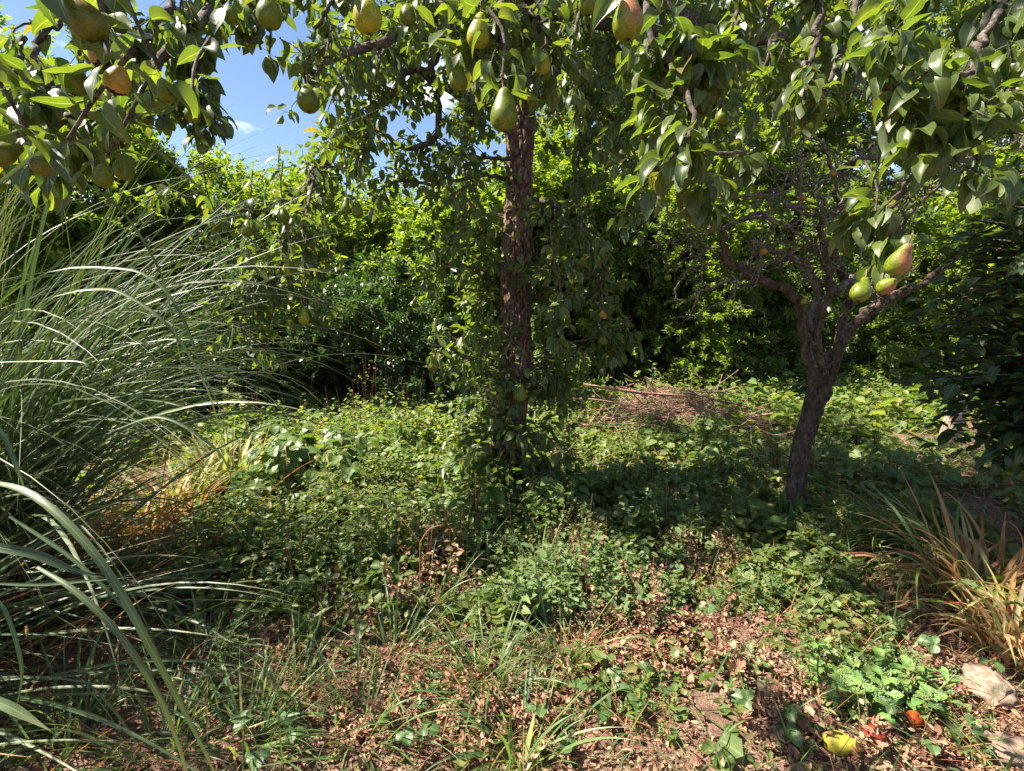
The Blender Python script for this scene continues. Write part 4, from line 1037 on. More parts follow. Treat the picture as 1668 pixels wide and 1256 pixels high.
    def crook(p, d, Ln, r, lev):
        pts = [p]; m = 6
        for k in range(m):
            d = unit(d + rv(.42) + [0, 0, -.02]); pts.append(pts[-1] + d * Ln / m)
        pts = np.array(pts); TW.add(pts, [r, r * .5], 5 if lev < 2 else 4, .2, cap=False)
        for k in range(1, m + 1):
            if lev < 2 and rng.random() < .36: crook(pts[k], unit(np.cross(d, rv()) + d * .4), Ln * .5, r * .6, lev + 1)
            elif rng.random() < .35:
                e = pts[k] + unit(rv()) * .03; TW.add([pts[k], e], [r * .7, r * .5], 4, cap=True)
            if rng.random() < .07: rosette(ls, pts[k], d, 3, .042, .4)
    for k, ln in enumerate(L):
        n = len(ln)
        rng_i = range(int(n * .5), n, 4) if k < 6 else range(2, n, 5)
        for i in rng_i:
            t = unit(ln[i] - ln[i - 1]); crook(ln[i], unit(np.cross(t, rv()) + t * .4 + [0, 0, .1]), rng.uniform(.25, .6), .0085, 0)
    # leafy upper right part
    for k in range(26):
        p = P(rng.uniform(1380, 1700), rng.uniform(230, 420), rng.uniform(3.2, 4.4))
        crook(p, unit(rv()), .4, .007, 1)
    TW.build('twigs', M['apple_twig'], root, 'stuff')
    # crown leaves above (mostly hidden by the pear branches)
    TX = Tubes()
    for k in range(34):
        c = P(rng.uniform(1300, 1750), rng.uniform(60, 330), rng.uniform(3.0, 4.6)); e = c + unit(rv()) * .45
        m = spline([c, (c + e) / 2 + rv(.05), e], 6); TX.add(m, [.008, .004], 4, cap=False)
        for q in range(6): rosette(ls, m[q], rv(), 5, .05, .4)
    TX.build('upper_twigs', M['apple_bark'], root, 'stuff')
    print('apple leaves', len(ls.P))
    ls.build('leaf', 'foliage', small_t, small_t, M['apple_leaf'], root, singles=120)
build_apple_tree()

# ------------------------------------------------------------------ dark tree at the right edge
dark_t = [template(ovate, rows=5, width=0.62, fold=f, curl=c, pet=0.15, cols=3) for f, c in ((.15, .5), (.2, .9), (.08, .2))]
def build_dark_tree():
    base = G(1690, 900)
    root = empty('dark_leaved_tree', base, 'dark broad leaved tree in shade at the right edge, its low branches hiding the stem', 'tree')
    T = Tubes(); T.add(spline([base - [0, 0, .1], base + [.03, 0, 1.0], base + [-.05, 0, 2.2], base + [.05, .1, 3.4]], 24), [.09, .07, .04], 12, .08); T.build('trunk', M['limb_bark'], root)
    TW = Tubes(); ls = LeafSet()
    for k in range(175):
        z = rng.uniform(.6, 2.3)
        s = base + [0, 0, z * .8]
        a = rng.uniform(math.pi * .5, math.pi * 1.75)
        Lh = rng.uniform(.35, .8) * (1 if z > .9 else .8)
        e = np.array([base[0] + math.cos(a) * Lh, base[1] + math.sin(a) * Lh, z + rng.uniform(-.1, .25)])
        ln = spline([s, (s + e) / 2 + [0, 0, .12], e], 10)
        TW.add(ln, [.010, .003], 5, .1, cap=False)
        for i in range(2, 10):
            for q in range(3):
                sd = unit(np.cross(ln[i] - ln[i - 1], [0, 0, 1]) * (1 if (i + q) % 2 else -1) + rv(.25) + unit(ln[i] - ln[i - 1]) * .5)
                sd[2] -= .15
                ls.add(ln[i] + rv(.05), sd, np.array([0, 0, 1.]) + rv(.3), .098 * rng.uniform(.7, 1.2))
    TW.build('branches', M['limb_bark'], root, 'stuff')
    ls.build('leaf', 'foliage', dark_t, [hexleaf(.62, .3, .15, .1), hexleaf(.6, .4, .25, .1)], M['beech_leaf'], root, midtemps=dark_t, nmid=900)
build_dark_tree()
def build_post():
    b = G(1540, 742)
    root = empty('tree_stump', b, 'pale weathered stump in front of the dark leaved tree at right', 'tree trunk')
    T = Tubes(); ln = spline([b - [0, 0, .1], b + [0.01, 0, .25], b + [.05, 0, .5], b + [.03, 0, .62]], 20); T.add(ln, [.095, .075, .08, .05], 18, .06); T.build('trunk', M['post'], root)
    T = Tubes(); T.add(spline([b + [.04, -.02, .5], b + [.12, -.05, .66], b + [.1, -.05, .8]], 8), [.035, .02], 9, .1); T.build('branch_stub', M['post'], root)
build_post()

# ------------------------------------------------------------------ pampas grass at left
def arc(p, az, th0, L, droop, n=12, bend=0.0):
    """blade path: starts th0 from vertical towards az, bends over under its weight"""
    pts = [np.asarray(p, float)]; th = th0
    for k in range(n):
        t = (k + 1) / n
        th = th0 + droop * t ** 1.6
        az2 = az + bend * t
        pts.append(pts[-1] + np.array([math.sin(th) * math.cos(az2), math.sin(th) * math.sin(az2), math.cos(th)]) * L / n)
    return np.array(pts)

def build_pampas():
    base = np.array([-2.95, 2.4, 0.0])
    root = empty('pampas_grass', base, 'big clump of pampas grass with long arching grey green blades filling the left side', 'ornamental grass')
    items = []
    for k in range(680):
        a0 = rng.uniform(0, 2 * math.pi); r0 = rng.random() ** .5 * .42
        p = base + [math.cos(a0) * r0, math.sin(a0) * r0, 0]
        az = a0 * 1.0 + rng.normal(0, .5) if rng.random() < .4 else rng.normal(0.0, .85)
        L = rng.uniform(1.2, 2.9)
        items.append((arc(p, az, rng.uniform(.05, .5), L, rng.uniform(.4, 2.3), 18, rng.normal(0, .2)), rng.uniform(.008, .020)))
    # a second, nearer tuft of the clump
    for k in range(380):
        p = base + [rng.normal(0, .35), rng.normal(-.6, .3), 0]
        items.append((arc(p, rng.normal(-.1, .6), rng.uniform(.5, 1.3), rng.uniform(.8, 1.8), rng.uniform(.3, 1.1), 16), rng.uniform(.008, .017)))
    # thin tall culms leaning right
    for k in range(190):
        p = base + [rng.normal(0, .3), rng.normal(0, .3), 0]
        items.append((arc(p, rng.normal(-.1, .6), rng.uniform(.1, .45), rng.uniform(2.3, 3.5), rng.uniform(.5, 2.3), 20, rng.normal(0, .25)), rng.uniform(.0035, .007)))
    hand = [
        ([(-60, 790, .62), (0, 790, .6), (60, 812, .58), (130, 875, .57), (190, 955, .57), (250, 1065, .58), (300, 1160, .6), (345, 1250, .62), (380, 1340, .66)], .0105),
        ([(60, 925, .66), (120, 962, .65), (180, 1018, .65), (230, 1085, .66), (270, 1160, .68), (305, 1260, .7), (320, 1330, .72)], .0095),
        ([(-40, 885, .6), (0, 893, .6), (60, 905, .61), (120, 930, .62), (172, 942, .63)], .013),
        ([(-30, 950, .7), (60, 953, .7), (130, 948, .7), (216, 941, .7)], .005),
        ([(-30, 1135, .55), (20, 1155, .55), (84, 1192, .55)], .0125),
        ([(15, 842, .8), (110, 905, .8), (180, 968, .8), (240, 1035, .82)], .0075),
        ([(-20, 960, .8), (10, 1000, .8), (30, 1060, .8), (35, 1110, .8), (20, 1180, .8)], .007),
        ([(-30, 320, .9), (60, 252, .9), (120, 232, .92), (230, 230, .95), (330, 310, 1.0), (350, 350, 1.0)], .010),
        ([(-30, 660, .8), (10, 720, .8), (30, 770, .8), (42, 805, .82)], .008),
        ([(-80, 560, 1.6), (60, 450, 1.6), (195, 437, 1.6), (255, 460, 1.6), (295, 511, 1.6), (332, 608, 1.62), (362, 678, 1.65), (380, 760, 1.7)], .012),
        ([(-60, 640, 1.5), (60, 500, 1.5), (164, 470, 1.5), (218, 487, 1.5), (268, 524, 1.5), (302, 568, 1.52), (335, 628, 1.55), (359, 702, 1.6), (385, 790, 1.65)], .012),
        ([(-60, 330, 1.3), (40, 260, 1.3), (140, 300, 1.3), (200, 345, 1.35), (260, 440, 1.4), (285, 540, 1.45), (300, 620, 1.5)], .009),
        ([(60, 780, 1.8), (200, 660, 1.8), (320, 610, 1.8), (400, 620, 1.85), (470, 680, 1.9), (520, 760, 2.0)], .010),
        ([(100, 640, 1.7), (240, 600, 1.7), (380, 598, 1.7), (503, 592, 1.75)], .006),
        ([(190, 700, 1.5), (260, 680, 1.5), (330, 715, 1.5), (370, 760, 1.55), (390, 850, 1.6)], .010),
        ([(90, 280, 1.2), (100, 340, 1.2), (103, 390, 1.2)], .006),
        ([(-20, 590, 1.2), (70, 588, 1.2), (135, 590, 1.2), (150, 610, 1.2), (160, 640, 1.2), (215, 668, 1.2)], .006),
    ]
    HI = len(items)
    for pts, w in hand: items.append((spline([P(*p) for p in pts], 26), w))
    # score by size seen
    def score(it):
        c = it[0][::3] - np.array([0, 0, CAMZ]); dep = c[:, 1] * CP - c[:, 2] * SP; up = c[:, 1] * SP + c[:, 2] * CP
        ok = (dep > .1) & (abs(c[:, 0]) < dep) & (abs(up) < dep * .76)
        return ok.sum() * it[1] / max(.2, np.abs(dep).mean())
    order = sorted(range(len(items)), key=lambda i: -score(items[i])); pick = set(order[:300])
    B = Blades()
    for i, (pts, w) in enumerate(items):
        tgt = Blades() if i in pick else B
        side = unit(np.cross(pts[3] - pts[0], [0, 0, 1.]) + rv(.35))
        if i >= HI:
            mid = pts[len(pts) // 2]; side = unit(np.cross(pts[len(pts) // 2 + 3] - pts[len(pts) // 2 - 3], np.array([0, 0, CAMZ]) - mid))
        tgt.add(pts, w * (.78 if i >= HI else 1), side=side, fold=.22)
        if i in pick: tgt.build('blade', M['pampas'], root)
    B.build('blades', M['pampas'], root, 'stuff')
    # dead straw thatch round the base
    B = Blades()
    for k in range(420):
        p = base + [rng.normal(.1, .5), rng.normal(-.2, .5), .02]
        B.add(arc(p, rng.uniform(-1.5, 1.2), rng.uniform(.5, 1.2), rng.uniform(.4, 1.1), rng.uniform(.4, 1.0), 8), rng.uniform(.006, .011), side=unit(rv()), fold=.1)
    B.build('dead_blades', M['dry_blade'], root, 'stuff')
build_pampas()

# ------------------------------------------------------------------ clumps of blades
def clump(name, label, cat, base, n, L, w, mat, th=(.1, .6), droop=(.3, 1.2), spread=.12, az=None, group=None, part='blade', stuff='small_blades', singles=60, seg=9):
    root = empty(name, base, label, cat, group); B = Blades(); base = np.asarray(base, float)
    for k in range(n):
        a0 = rng.uniform(0, 6.283); p = base + [math.cos(a0) * spread * rng.random(), math.sin(a0) * spread * rng.random(), 0]
        p[2] = gh(p[0], p[1]) - .01
        a = a0 if az is None else rng.normal(az[0], az[1])
        pts = arc(p, a, rng.uniform(*th), rng.uniform(*L), rng.uniform(*droop), seg, rng.normal(0, .4 if 'iris' not in name else 1.1))
        t = Blades() if k < singles else B
        m = mat if isinstance(mat, str) else mat[int(rng.integers(0, len(mat)))]
        t.add(pts, rng.uniform(*w), side=unit(np.cross([math.cos(a), math.sin(a), 0], [0, 0, 1.]) + rv(.4)), fold=.2)
        if k < singles: t.build(part, M[m], root)
    if n > singles: B.build(stuff, M[mat if isinstance(mat, str) else mat[0]], root, 'stuff')
    return root

YG = 'yellowing strap leaved clumps beside the pampas grass'
clump('daylily_clump', 'bright yellow green strap leaved clump standing in the sun right of the pampas grass', 'plant', G(375, 800), 90, (.35, .65), (0.0192, 0.0320), 'yellow_blade', group=YG, spread=.22)
clump('daylily_clump', 'golden dried strap leaved clump, left of the bright yellow green clump', 'plant', G(285, 845), 110, (.35, .65), (0.0160, 0.0288), ('yellow_blade', 'dry_blade'), group=YG, spread=.28, droop=(.6, 1.8))
clump('daylily_clump', 'straw coloured withered clump at the foot of the pampas grass', 'plant', G(210, 880), 90, (.2, .45), (0.0160, 0.0256), ('dry_blade', 'yellow_blade'), group=YG, spread=.25, droop=(.8, 2.0))
IG = 'withered strap leaved clumps at the right edge'
clump('iris_clump', 'withered iris clump with tall orange brown blades at the right edge', 'plant', G(1600, 985), 170, (.35, .8), (0.0104, 0.0224), ('dry_blade', 'dry_blade', 'dry_blade', 'grass', 'yellow_blade'), group=IG, spread=.27, singles=170, droop=(.5, 2.6), th=(.05, .9))
clump('iris_clump', 'smaller tangle of brown curled blades in the right corner below the tall withered clump', 'plant', G(1655, 1060), 110, (.2, .5), (0.0104, 0.0202), ('dry_blade', 'dry_blade', 'yellow_blade'), group=IG, spread=.18, droop=(.8, 2.2), singles=110)
clump('sedge_clump', 'flopping clump of long thin green blades between apple trunk and withered iris', 'plant', G(1500, 900), 150, (.35, .7), (0.0080, 0.0144), ('grass', 'grass', 'yellow_blade'), th=(.5, 1.2), droop=(.5, 1.0), spread=.22, az=(3.3, .7), group=None, singles=150)
clump('iris_clump', 'short fan of upright green straps at the foot of the apple trunk', 'plant', G(1285, 845), 16, (.14, .3), (0.0224, 0.0352), 'grass', group=None, th=(.05, .5), droop=(.1, .5))
GG = 'tufts of coarse green grass in the foreground weeds'
tufts = [(800, 1120, 55, 'wide tuft of coarse green grass in the middle of the foreground'), (850, 1230, 40, 'tuft of broad yellow green blades at the bottom edge, centre'), (700, 1000, 40, 'loose grass tuft left of the middle, below the pear trunk'),
         (590, 1200, 45, 'grass tuft at the bottom, left of centre'), (480, 1130, 40, 'shaded grass tuft left of the bottom centre'), (920, 1080, 36, 'thin grass tuft right of the central tuft'), (400, 1220, 60, 'dark tuft of long blades in the bottom left shade'),
         (260, 1230, 70, 'dense dark tuft of blades in the bottom left corner'), (640, 1090, 34, 'sparse grass tuft between brown weeds'), (330, 1060, 70, 'flattened shaded grass beside the pampas clump'), (120, 1180, 70, 'long bent blades under the pampas in the lower left'),
         (760, 930, 40, 'sunlit fine grass tuft in front of the pear trunk'), (880, 960, 40, 'sunlit grass tuft right and in front of the pear trunk')]
for px, py, n, lab in tufts:
    clump('grass_tuft', lab, 'grass tuft', G(px, py), int(n * 1.25), (.15, .45), (0.003, 0.011), ('grass', 'grass', 'pampas'), th=(.2, 1.1), droop=(.3, 1.4), spread=.13, group=GG, singles=int(n * 1.25))
clump('grass_tuft', 'short tuft of broad lime yellow blades at the bottom edge right of centre', 'grass tuft', G(840, 1268), 16, (.14, .24), (0.0192, 0.0288), 'yellow_blade', th=(.4, 1.1), droop=(.3, 1.0), spread=.05, group=GG)

# ------------------------------------------------------------------ leafy plants
bram_t = [template(ovate, rows=8, width=0.78, fold=f, curl=c, cols=5, tooth=.08, wave=.1) for f, c in ((.15, .5), (.22, .8), (.1, .3))]
bram_l = [template(ovate, rows=4, width=0.78, fold=f, curl=c, cols=3, tooth=.08) for f, c in ((.15, .5), (.22, .8))]
def trifol(ls, p, d, size, n=3):
    d = unit(d); up = np.array([0, 0, 1.]) + rv(.28)
    s = unit(np.cross(d, up))
    ls.add(p + d * size * .3, d, up, size)
    for k in (-1, 1):
        ls.add(p + s * k * size * .04, unit(s * k + d * .25), up + rv(.1), size * .85)
    if n == 5:
        for k in (-1, 1): ls.add(p, unit(s * k * .9 - d * .55), up + rv(.1), size * .65)

def build_bramble(base, label, canes, size, reach, height, group, singles=160, mat='bramble_leaf', per=(5, 9)):
    root = empty('bramble', base, label, 'bramble', group); ls = LeafSet(); base = np.asarray(base, float)
    for k in range(canes):
        a = rng.uniform(0, 6.283); L = reach * rng.uniform(.4, 1.1); h = height * rng.uniform(.5, 1.2)
        s = base + [rng.normal(0, .12), rng.normal(0, .1), 0]; e = s + [math.cos(a) * L, math.sin(a) * L, h * .35]
        m = (s + e) / 2 + [0, 0, h * .75]
        ln = spline([s, m, e], 14)
        T = Tubes(); T.add(ln, [.004, .002], 5); T.build('cane', M['redstalk'] if rng.random() < .4 else M['stalk'], root)
        for i in np.linspace(3, 13, int(rng.integers(*per))).astype(int):
            d = unit(ln[i] - ln[i - 1]) * .4 + unit(np.cross(ln[i] - ln[i - 1], [0, 0, 1]) * rng.choice([-1, 1])) + rv(.2)
            d[2] = abs(d[2]) * .3 + .1
            q = ln[i] + unit(d) * size * .8
            Tt = None
            trifol(ls, q, d + [0, 0, -.3], size * rng.uniform(.7, 1.15), 5 if rng.random() < .35 else 3)
    ls.build('leaf', 'foliage', bram_t, bram_l, M[mat], root, singles)
BG = 'bramble plants in the weeds left of the pear trunk'
build_bramble(G(500, 800), 'lush bramble with broad toothed leaves left of the pear trunk, nearest of the brambles', 20, 0.150, .5, .46, BG)
build_bramble(G(440, 745), 'sunlit bramble beside the yellow green strap leaves', 14, 0.123, .5, .35, BG)
build_bramble(G(590, 770), 'bramble in full sun between the broad leaved bramble and the pear trunk', 14, 0.114, .5, .3, BG)
build_bramble(G(640, 870), 'low bramble in half shade in front of the sunlit ones', 12, 0.105, .4, .22, BG)
build_bramble(G(430, 690), 'shaded bramble leaves at the hedge foot, behind the sunlit brambles', 9, 0.131, .5, .6, BG)
build_bramble(G(520, 730), 'bramble in bright sun at the back, left of the reddish dry weed', 12, .11, .55, .4, BG)
build_bramble(G(700, 800), 'bramble close to the left side of the pear trunk foot', 11, .10, .4, .34, BG)
build_bramble(G(560, 880), 'half shaded bramble below the lush one, left of centre', 11, .095, .4, .26, BG)
build_bramble(G(1040, 800), 'low dark bramble in the shade right of the pear trunk', 10, .085, .5, .25, 'bramble plants in the shade right of the pear trunk')
build_bramble(G(1170, 770), 'shaded bramble in front of the brush pile, left of the apple trunk', 10, .085, .5, .3, 'bramble plants in the shade right of the pear trunk')
build_bramble(G(1420, 790), 'dark bramble in shade just right of the apple trunk', 10, .09, .5, .3, 'bramble plants in the shade right of the pear trunk')
build_bramble(G(740, 700), 'bramble with an arching brown cane behind the pear trunk, left side', 8, 0.105, .5, .45, BG)
build_bramble(G(800, 850), 'pale dusty bramble growing at the foot of the pear trunk', 9, .105, .28, .34, BG)
build_bramble(G(900, 850), 'pale leaved bramble at the right of the pear trunk foot', 8, .10, .3, .4, BG)

sed_t = [template(obov, rows=8, width=0.5, fold=f, curl=c, cols=5, tooth=.05) for f, c in ((.2, .6), (.12, .3), (.28, .9))]
sed_l = [template(obov, rows=3, width=0.5, fold=f, curl=c, cols=3) for f, c in ((.2, .6), (.12, .3))]
fl_t = [rhomb(.3, .8)]
def build_sedum(base, label, stems, height, size, group, mat='sedum_leaf', lean=(0, 0), head=True, spread=.12):
    root = empty('sedum', base, label, 'plant', group); ls = LeafSet(); base = np.asarray(base, float)
    H = []
    for k in range(stems):
        s = base + [rng.normal(0, spread), rng.normal(0, spread * .8), 0]; s[2] = gh(s[0], s[1]) - .01
        h = height * rng.uniform(.6, 1.1)
        e = s + [rng.normal(lean[0], .06), rng.normal(lean[1], .06), h]
        ln = spline([s, (s + e) / 2 + rv(.01), e], 8)
        T = Tubes(); T.add(ln, [.004, .003], 6); T.build('stem', M['stalk'], root)
        m = int(max(5, h / .018))
        for q in range(m):
            t = (q + .5) / m; p = np.array([np.interp(t, np.linspace(0, 1, 8), ln[:, c]) for c in range(3)])
            a = q * 2.4 + rng.normal(0, .3)
            for b in (0,):
                d = np.array([math.cos(a + b), math.sin(a + b), .15 + .9 * t ** 2 + rng.normal(0, .12)])
                ls.add(p, d, np.array([0, 0, 1.]) + rv(.2), size * rng.uniform(.7, 1.1) * (1 - .45 * t ** 3))
        if head:
            for q in range(45):
                v = rv(.014); H.append(e + v * [1.3, 1.3, .5] + [0, 0, .012])
    ls.build('leaf', 'foliage', sed_t, sed_l, M[mat], root, 260)
    if H:
        n = len(H); foliage('flower_buds', fl_t, np.array(H), rng.normal(0, 1, (n, 3)) + [0, 0, .8], rng.normal(0, 1, (n, 3)), np.full(n, .0065), M['floret'], root)
SG = 'fleshy sedum plants at the lower right'
build_sedum(G(1405, 1150), 'bright green sedum with broad toothed fleshy leaves in the sun, biggest at lower right', 13, .17, 0.093, SG, spread=.085)
build_sedum(G(1475, 1140), 'light green sedum directly right of the biggest sedum, leaning towards the stone', 10, .15, 0.099, SG, spread=.07, lean=(.04, 0))
build_sedum(G(1340, 1130), 'paler sedum with bud heads, left of the biggest sedum', 9, .15, 0.075, SG, spread=.07)
build_sedum(G(1560, 1190), 'drooping sedum with soft green leaves beside the pale stone', 9, .12, 0.075, SG, mat='sedum_dull', spread=.09, head=False)
build_sedum(G(1440, 1010), 'shaded sedum behind the sunlit ones, near the withered iris', 12, .12, 0.060, SG, mat='sedum_dull', spread=.13, head=False)
build_sedum(G(1320, 1210), 'small sedum sprig on bare soil beside the fallen pear', 4, .08, 0.048, SG, mat='sedum_leaf', spread=.04, head=False)
build_sedum(G(1280, 985), 'grey green sedum with a rounded bud head, right of the yellowing weeds', 7, .2, 0.068, SG, mat='sedum_dull', spread=.08)
SG2 = 'sedum plants in the shaded weeds left of centre'
build_sedum(G(500, 960), 'dull green sedum with pale bud head, right of the arching grass blades', 9, .3, 0.083, SG2, mat='sedum_dull', spread=.10)
build_sedum(G(430, 1010), 'low dark sedum in deep shade left of the dull green sedum', 8, .16, 0.075, SG2, mat='sedum_dull', spread=.11)
build_sedum(G(560, 950), 'sedum among brown weeds right of the dull green sedum', 8, .24, 0.068, SG2, mat='sedum_dull', spread=.10)
build_sedum(G(785, 940), 'pale mint green sedum head standing in the sun before the pear trunk', 7, .22, 0.060, SG2, mat='sedum_dull', spread=.06)
build_sedum(G(355, 1130), 'small sedum head poking out of the dark grass', 4, .16, 0.053, SG2, mat='sedum_dull', spread=.04)

straw_t = [template(rounded, rows=8, width=0.95, fold=f, curl=c, cols=5, tooth=.06, wave=.05) for f, c in ((.18, .4), (.25, .6))]
def build_straw(base, label, n, size, group):
    root = empty('strawberry_plant', base, label, 'plant', group); ls = LeafSet(); base = np.asarray(base, float)
    for k in range(n):
        a = k * 2.4 + rng.normal(0, .3); L = rng.uniform(.05, .13)
        e = base + [math.cos(a) * L, math.sin(a) * L, rng.uniform(.05, .12)]
        T = Tubes(); T.add(spline([base, (base + e) / 2 + [0, 0, .03], e], 7), [.0018, .0014], 4); T.build('stalk', M['stalk'], root)
        trifol(ls, e, [math.cos(a), math.sin(a), 0], size * rng.uniform(.8, 1.1))
    ls.build('leaf', 'foliage', straw_t, straw_t, M['straw_leaf'], root, 60)
TG = 'strawberry plants creeping between the weeds'
for px, py, n, s, lab in [(1570, 1085, 3, .045, 'strawberry plant with three round leaflets above the pale stone'), (1245, 1180, 4, .05, 'strawberry plant with large dark leaves at the bottom, right of centre'), (970, 1010, 3, .055, 'single strawberry plant with a rounded pale leaf on brown litter'),
                       (1500, 1210, 4, .04, 'strawberry leaves right of the fallen fruit'), (650, 1215, 4, .04, 'strawberry plant in the bottom grass left of centre'), (430, 1250, 4, .04, 'crinkled strawberry leaves at the bottom edge, left'), (1085, 930, 4, .04, 'strawberry plant in half shade right of the yellowing weeds'),
                       (1150, 1000, 4, .045, 'toothed dark strawberry leaves amid brown stalks, right of centre'), (930, 1200, 4, .045, 'small strawberry plant on brown litter at the bottom centre'), (1040, 1150, 4, .04, 'strawberry plant between brown stems and bottom litter')]:
    build_straw(G(px, py), lab, n, s * 1.2, TG)

dock_t = [template(lance, rows=9, width=.36, fold=f, curl=c, cols=5, wave=.25, pet=.25) for f, c in ((.2, 1.0), (.3, 1.5), (.15, .7))]
def build_dock(base, label, n, size, mat):
    root = empty('dock_plant', base, label, 'plant', 'broad leaved rosettes among the weeds'); ls = LeafSet(); base = np.asarray(base, float)
    for k in range(n):
        a = k * 2.4 + rng.normal(0, .3)
        ls.add(base + [0, 0, gh(*base[:2]) + .02], [math.cos(a), math.sin(a), rng.uniform(.5, 1.8)], np.array([-math.cos(a) * .6, -math.sin(a) * .6, 1.]) + rv(.2), size * rng.uniform(.6, 1.2))
    ls.build('leaf', 'foliage', dock_t, dock_t, M[mat], root, 60)
for px, py, n, sz, mat, lab in [(430, 905, 10, .16, 'cover_leaf', 'leafy rosette in half shade below the brambles, left of centre'), (610, 940, 9, .15, 'sedum_dull', 'grey green rosette between dead stalks, in front of the brambles'), (905, 890, 10, .17, 'bramble_leaf', 'tall rosette just right and in front of the pear trunk foot'),
        (1105, 880, 9, .15, 'cover_leaf', 'shaded rosette right of the pear trunk, among creeping leaves'), (1360, 905, 9, .16, 'cover_leaf', 'dark rosette between apple trunk and withered iris'), (985, 1150, 7, .10, 'straw_leaf', 'small rosette on bare litter at the bottom, right of centre'),
        (1215, 1095, 8, .11, 'bramble_leaf', 'sunlit rosette left of the sedums'), (700, 1130, 7, .10, 'sedum_dull', 'low rosette in the foreground grass, left of the central tuft'), (500, 1050, 9, .14, 'cover_leaf', 'broad rosette in shade near the bottom left grass')]:
    build_dock(G(px, py), lab, n, sz, mat)
# ------------------------------------------------------------------ dead standing weeds
def build_dead(base, label, n, h, group, mat='litter', stalk='redstalk'):
    root = empty('withered_weed', base, label, 'plant', group); base = np.asarray(base, float); Pn, Dn, Nn, Sn = [], [], [], []
    for k in range(n):
        s = base + [rng.normal(0, .09), rng.normal(0, .08), 0]; s[2] = gh(s[0], s[1])
        e = s + [rng.normal(0, .06), rng.normal(0, .05), h * rng.uniform(.6, 1.1)]
        ln = spline([s, (s + e) / 2 + rv(.015), e], 8)
        T = Tubes(); T.add(ln, [.0022, .0013], 5); T.build('stem', M[stalk], root)
        for q in range(34):
            i = int(rng.integers(2, 8)); Pn.append(ln[i] + rv(.006)); Dn.append(unit(rv() + [0, 0, -.9])); Nn.append(rv()); Sn.append(rng.uniform(.012, .036))
    foliage('withered_leaves', curl_t, Pn, Dn, Nn, Sn, M[mat], root)
lit_t = [hexleaf(w, f, c, 0, a_, b_) for w, f, c, a_, b_ in ((.6, .9, .5, .3, .5), (.5, -.9, .3, .15, .7), (.3, 1.4, .7, .2, .6), (.4, 1.0, -.3, .4, .8), (.22, .8, .2, .3, .6))]
curl_t = [template(ovate, rows=3, width=w, fold=f, curl=c, cols=3, twist=tw) for w, f, c, tw in ((.5, .5, 2.2, .8), (.6, .3, 1.4, -.6), (.4, .6, 2.8, .3), (.7, .2, -1.2, .5))]
DG = 'withered weeds standing between the green ones'
for px, py, n, h, mat, lab in [(1010, 985, 8, .34, 'litter', 'rust brown withered weed right of the middle, tallest of the dead stalks'), (945, 960, 7, .28, 'litter', 'brown withered weed just left of the tallest dead stalks'), (1190, 1090, 7, .26, 'litter', 'pale brown withered weed left of the sedums'),
                          (960, 900, 8, .3, 'pale_leaf', 'yellowing weed in front of the shaded ground, right of the trunk'), (1130, 1000, 8, .24, 'pale_leaf', 'yellow green weed beside strawberry leaves, right of centre'), (610, 1020, 6, .28, 'litter', 'dark brown withered dock stem left of centre'),
                          (680, 1000, 6, .24, 'litter', 'brown withered stems beside the sunlit grass, left of centre'), (1060, 1020, 6, .3, 'litter', 'brown seedy stalk right beside the rust brown weed'), (690, 905, 4, .26, 'litter', 'reddish forked dead stem in front of the brambles'),
                          (400, 900, 7, .2, 'litter', 'dry brown weed in the sun right of the long arching blades'), (670, 735, 7, .25, 'litter', 'reddish dry weed in the sun, left of the pear trunk'), (1240, 1030, 6, .22, 'pale_leaf', 'pale yellow weed behind the sedums')]:
    build_dead(G(px, py), lab, n, h, DG, mat)
def stem_y():
    root = empty('forked_stem', G(683, 960), 'thin red forked stem standing left of centre before the brambles', 'plant')
    for pts in ([(684, 950, 2.35), (684, 885, 2.33)], [(684, 885, 2.33), (668, 862, 2.33), (652, 843, 2.33)], [(684, 885, 2.33), (700, 862, 2.33), (722, 856, 2.33)]):
        T = Tubes(); T.add(spline([P(*p) for p in pts], 6), [.003, .002], 5); T.build('stem', M['redstalk'], root)
stem_y()

# ------------------------------------------------------------------ ground cover (countless)
def patch(n, cx, cy, sx, sy, leaf, hmax, mat, name, label, temps, clump_sc=2.2, cut=-.25, tilt=.4, zbase=.01):
    Pn, Dn, Nn, Sn = [], [], [], []
    xs = rng.uniform(cx - sx, cx + sx, n); ys = rng.uniform(cy - sy, cy + sy, n)
    for x, y in zip(xs, ys):
        e = ((x - cx) / sx) ** 2 + ((y - cy) / sy) ** 2
        q = mnoise.noise(Vector((x * clump_sc, y * clump_sc, 7.3))) - .55 * max(0, e - .45)
        if q < cut: continue
        h = hmax * min(1, (q - cut) * 2.0) * (.55 + .45 * mnoise.noise(Vector((x * 6, y * 6, 1))) + .3)
        z = gh(x, y) + zbase + h * rng.random() ** .6
        Pn.append((x, y, z)); a = rng.uniform(0, 6.283); Dn.append((math.cos(a), math.sin(a), rng.normal(-.1, .35)))
        Nn.append((rng.normal(0, tilt), rng.normal(0, tilt), 1.0)); Sn.append(leaf * min(2.4, math.exp(rng.normal(.02, .45))))
    o = foliage(name, temps, Pn, Dn, Nn, Sn, mat, None)
    tag(o, label, 'ground cover'); return o
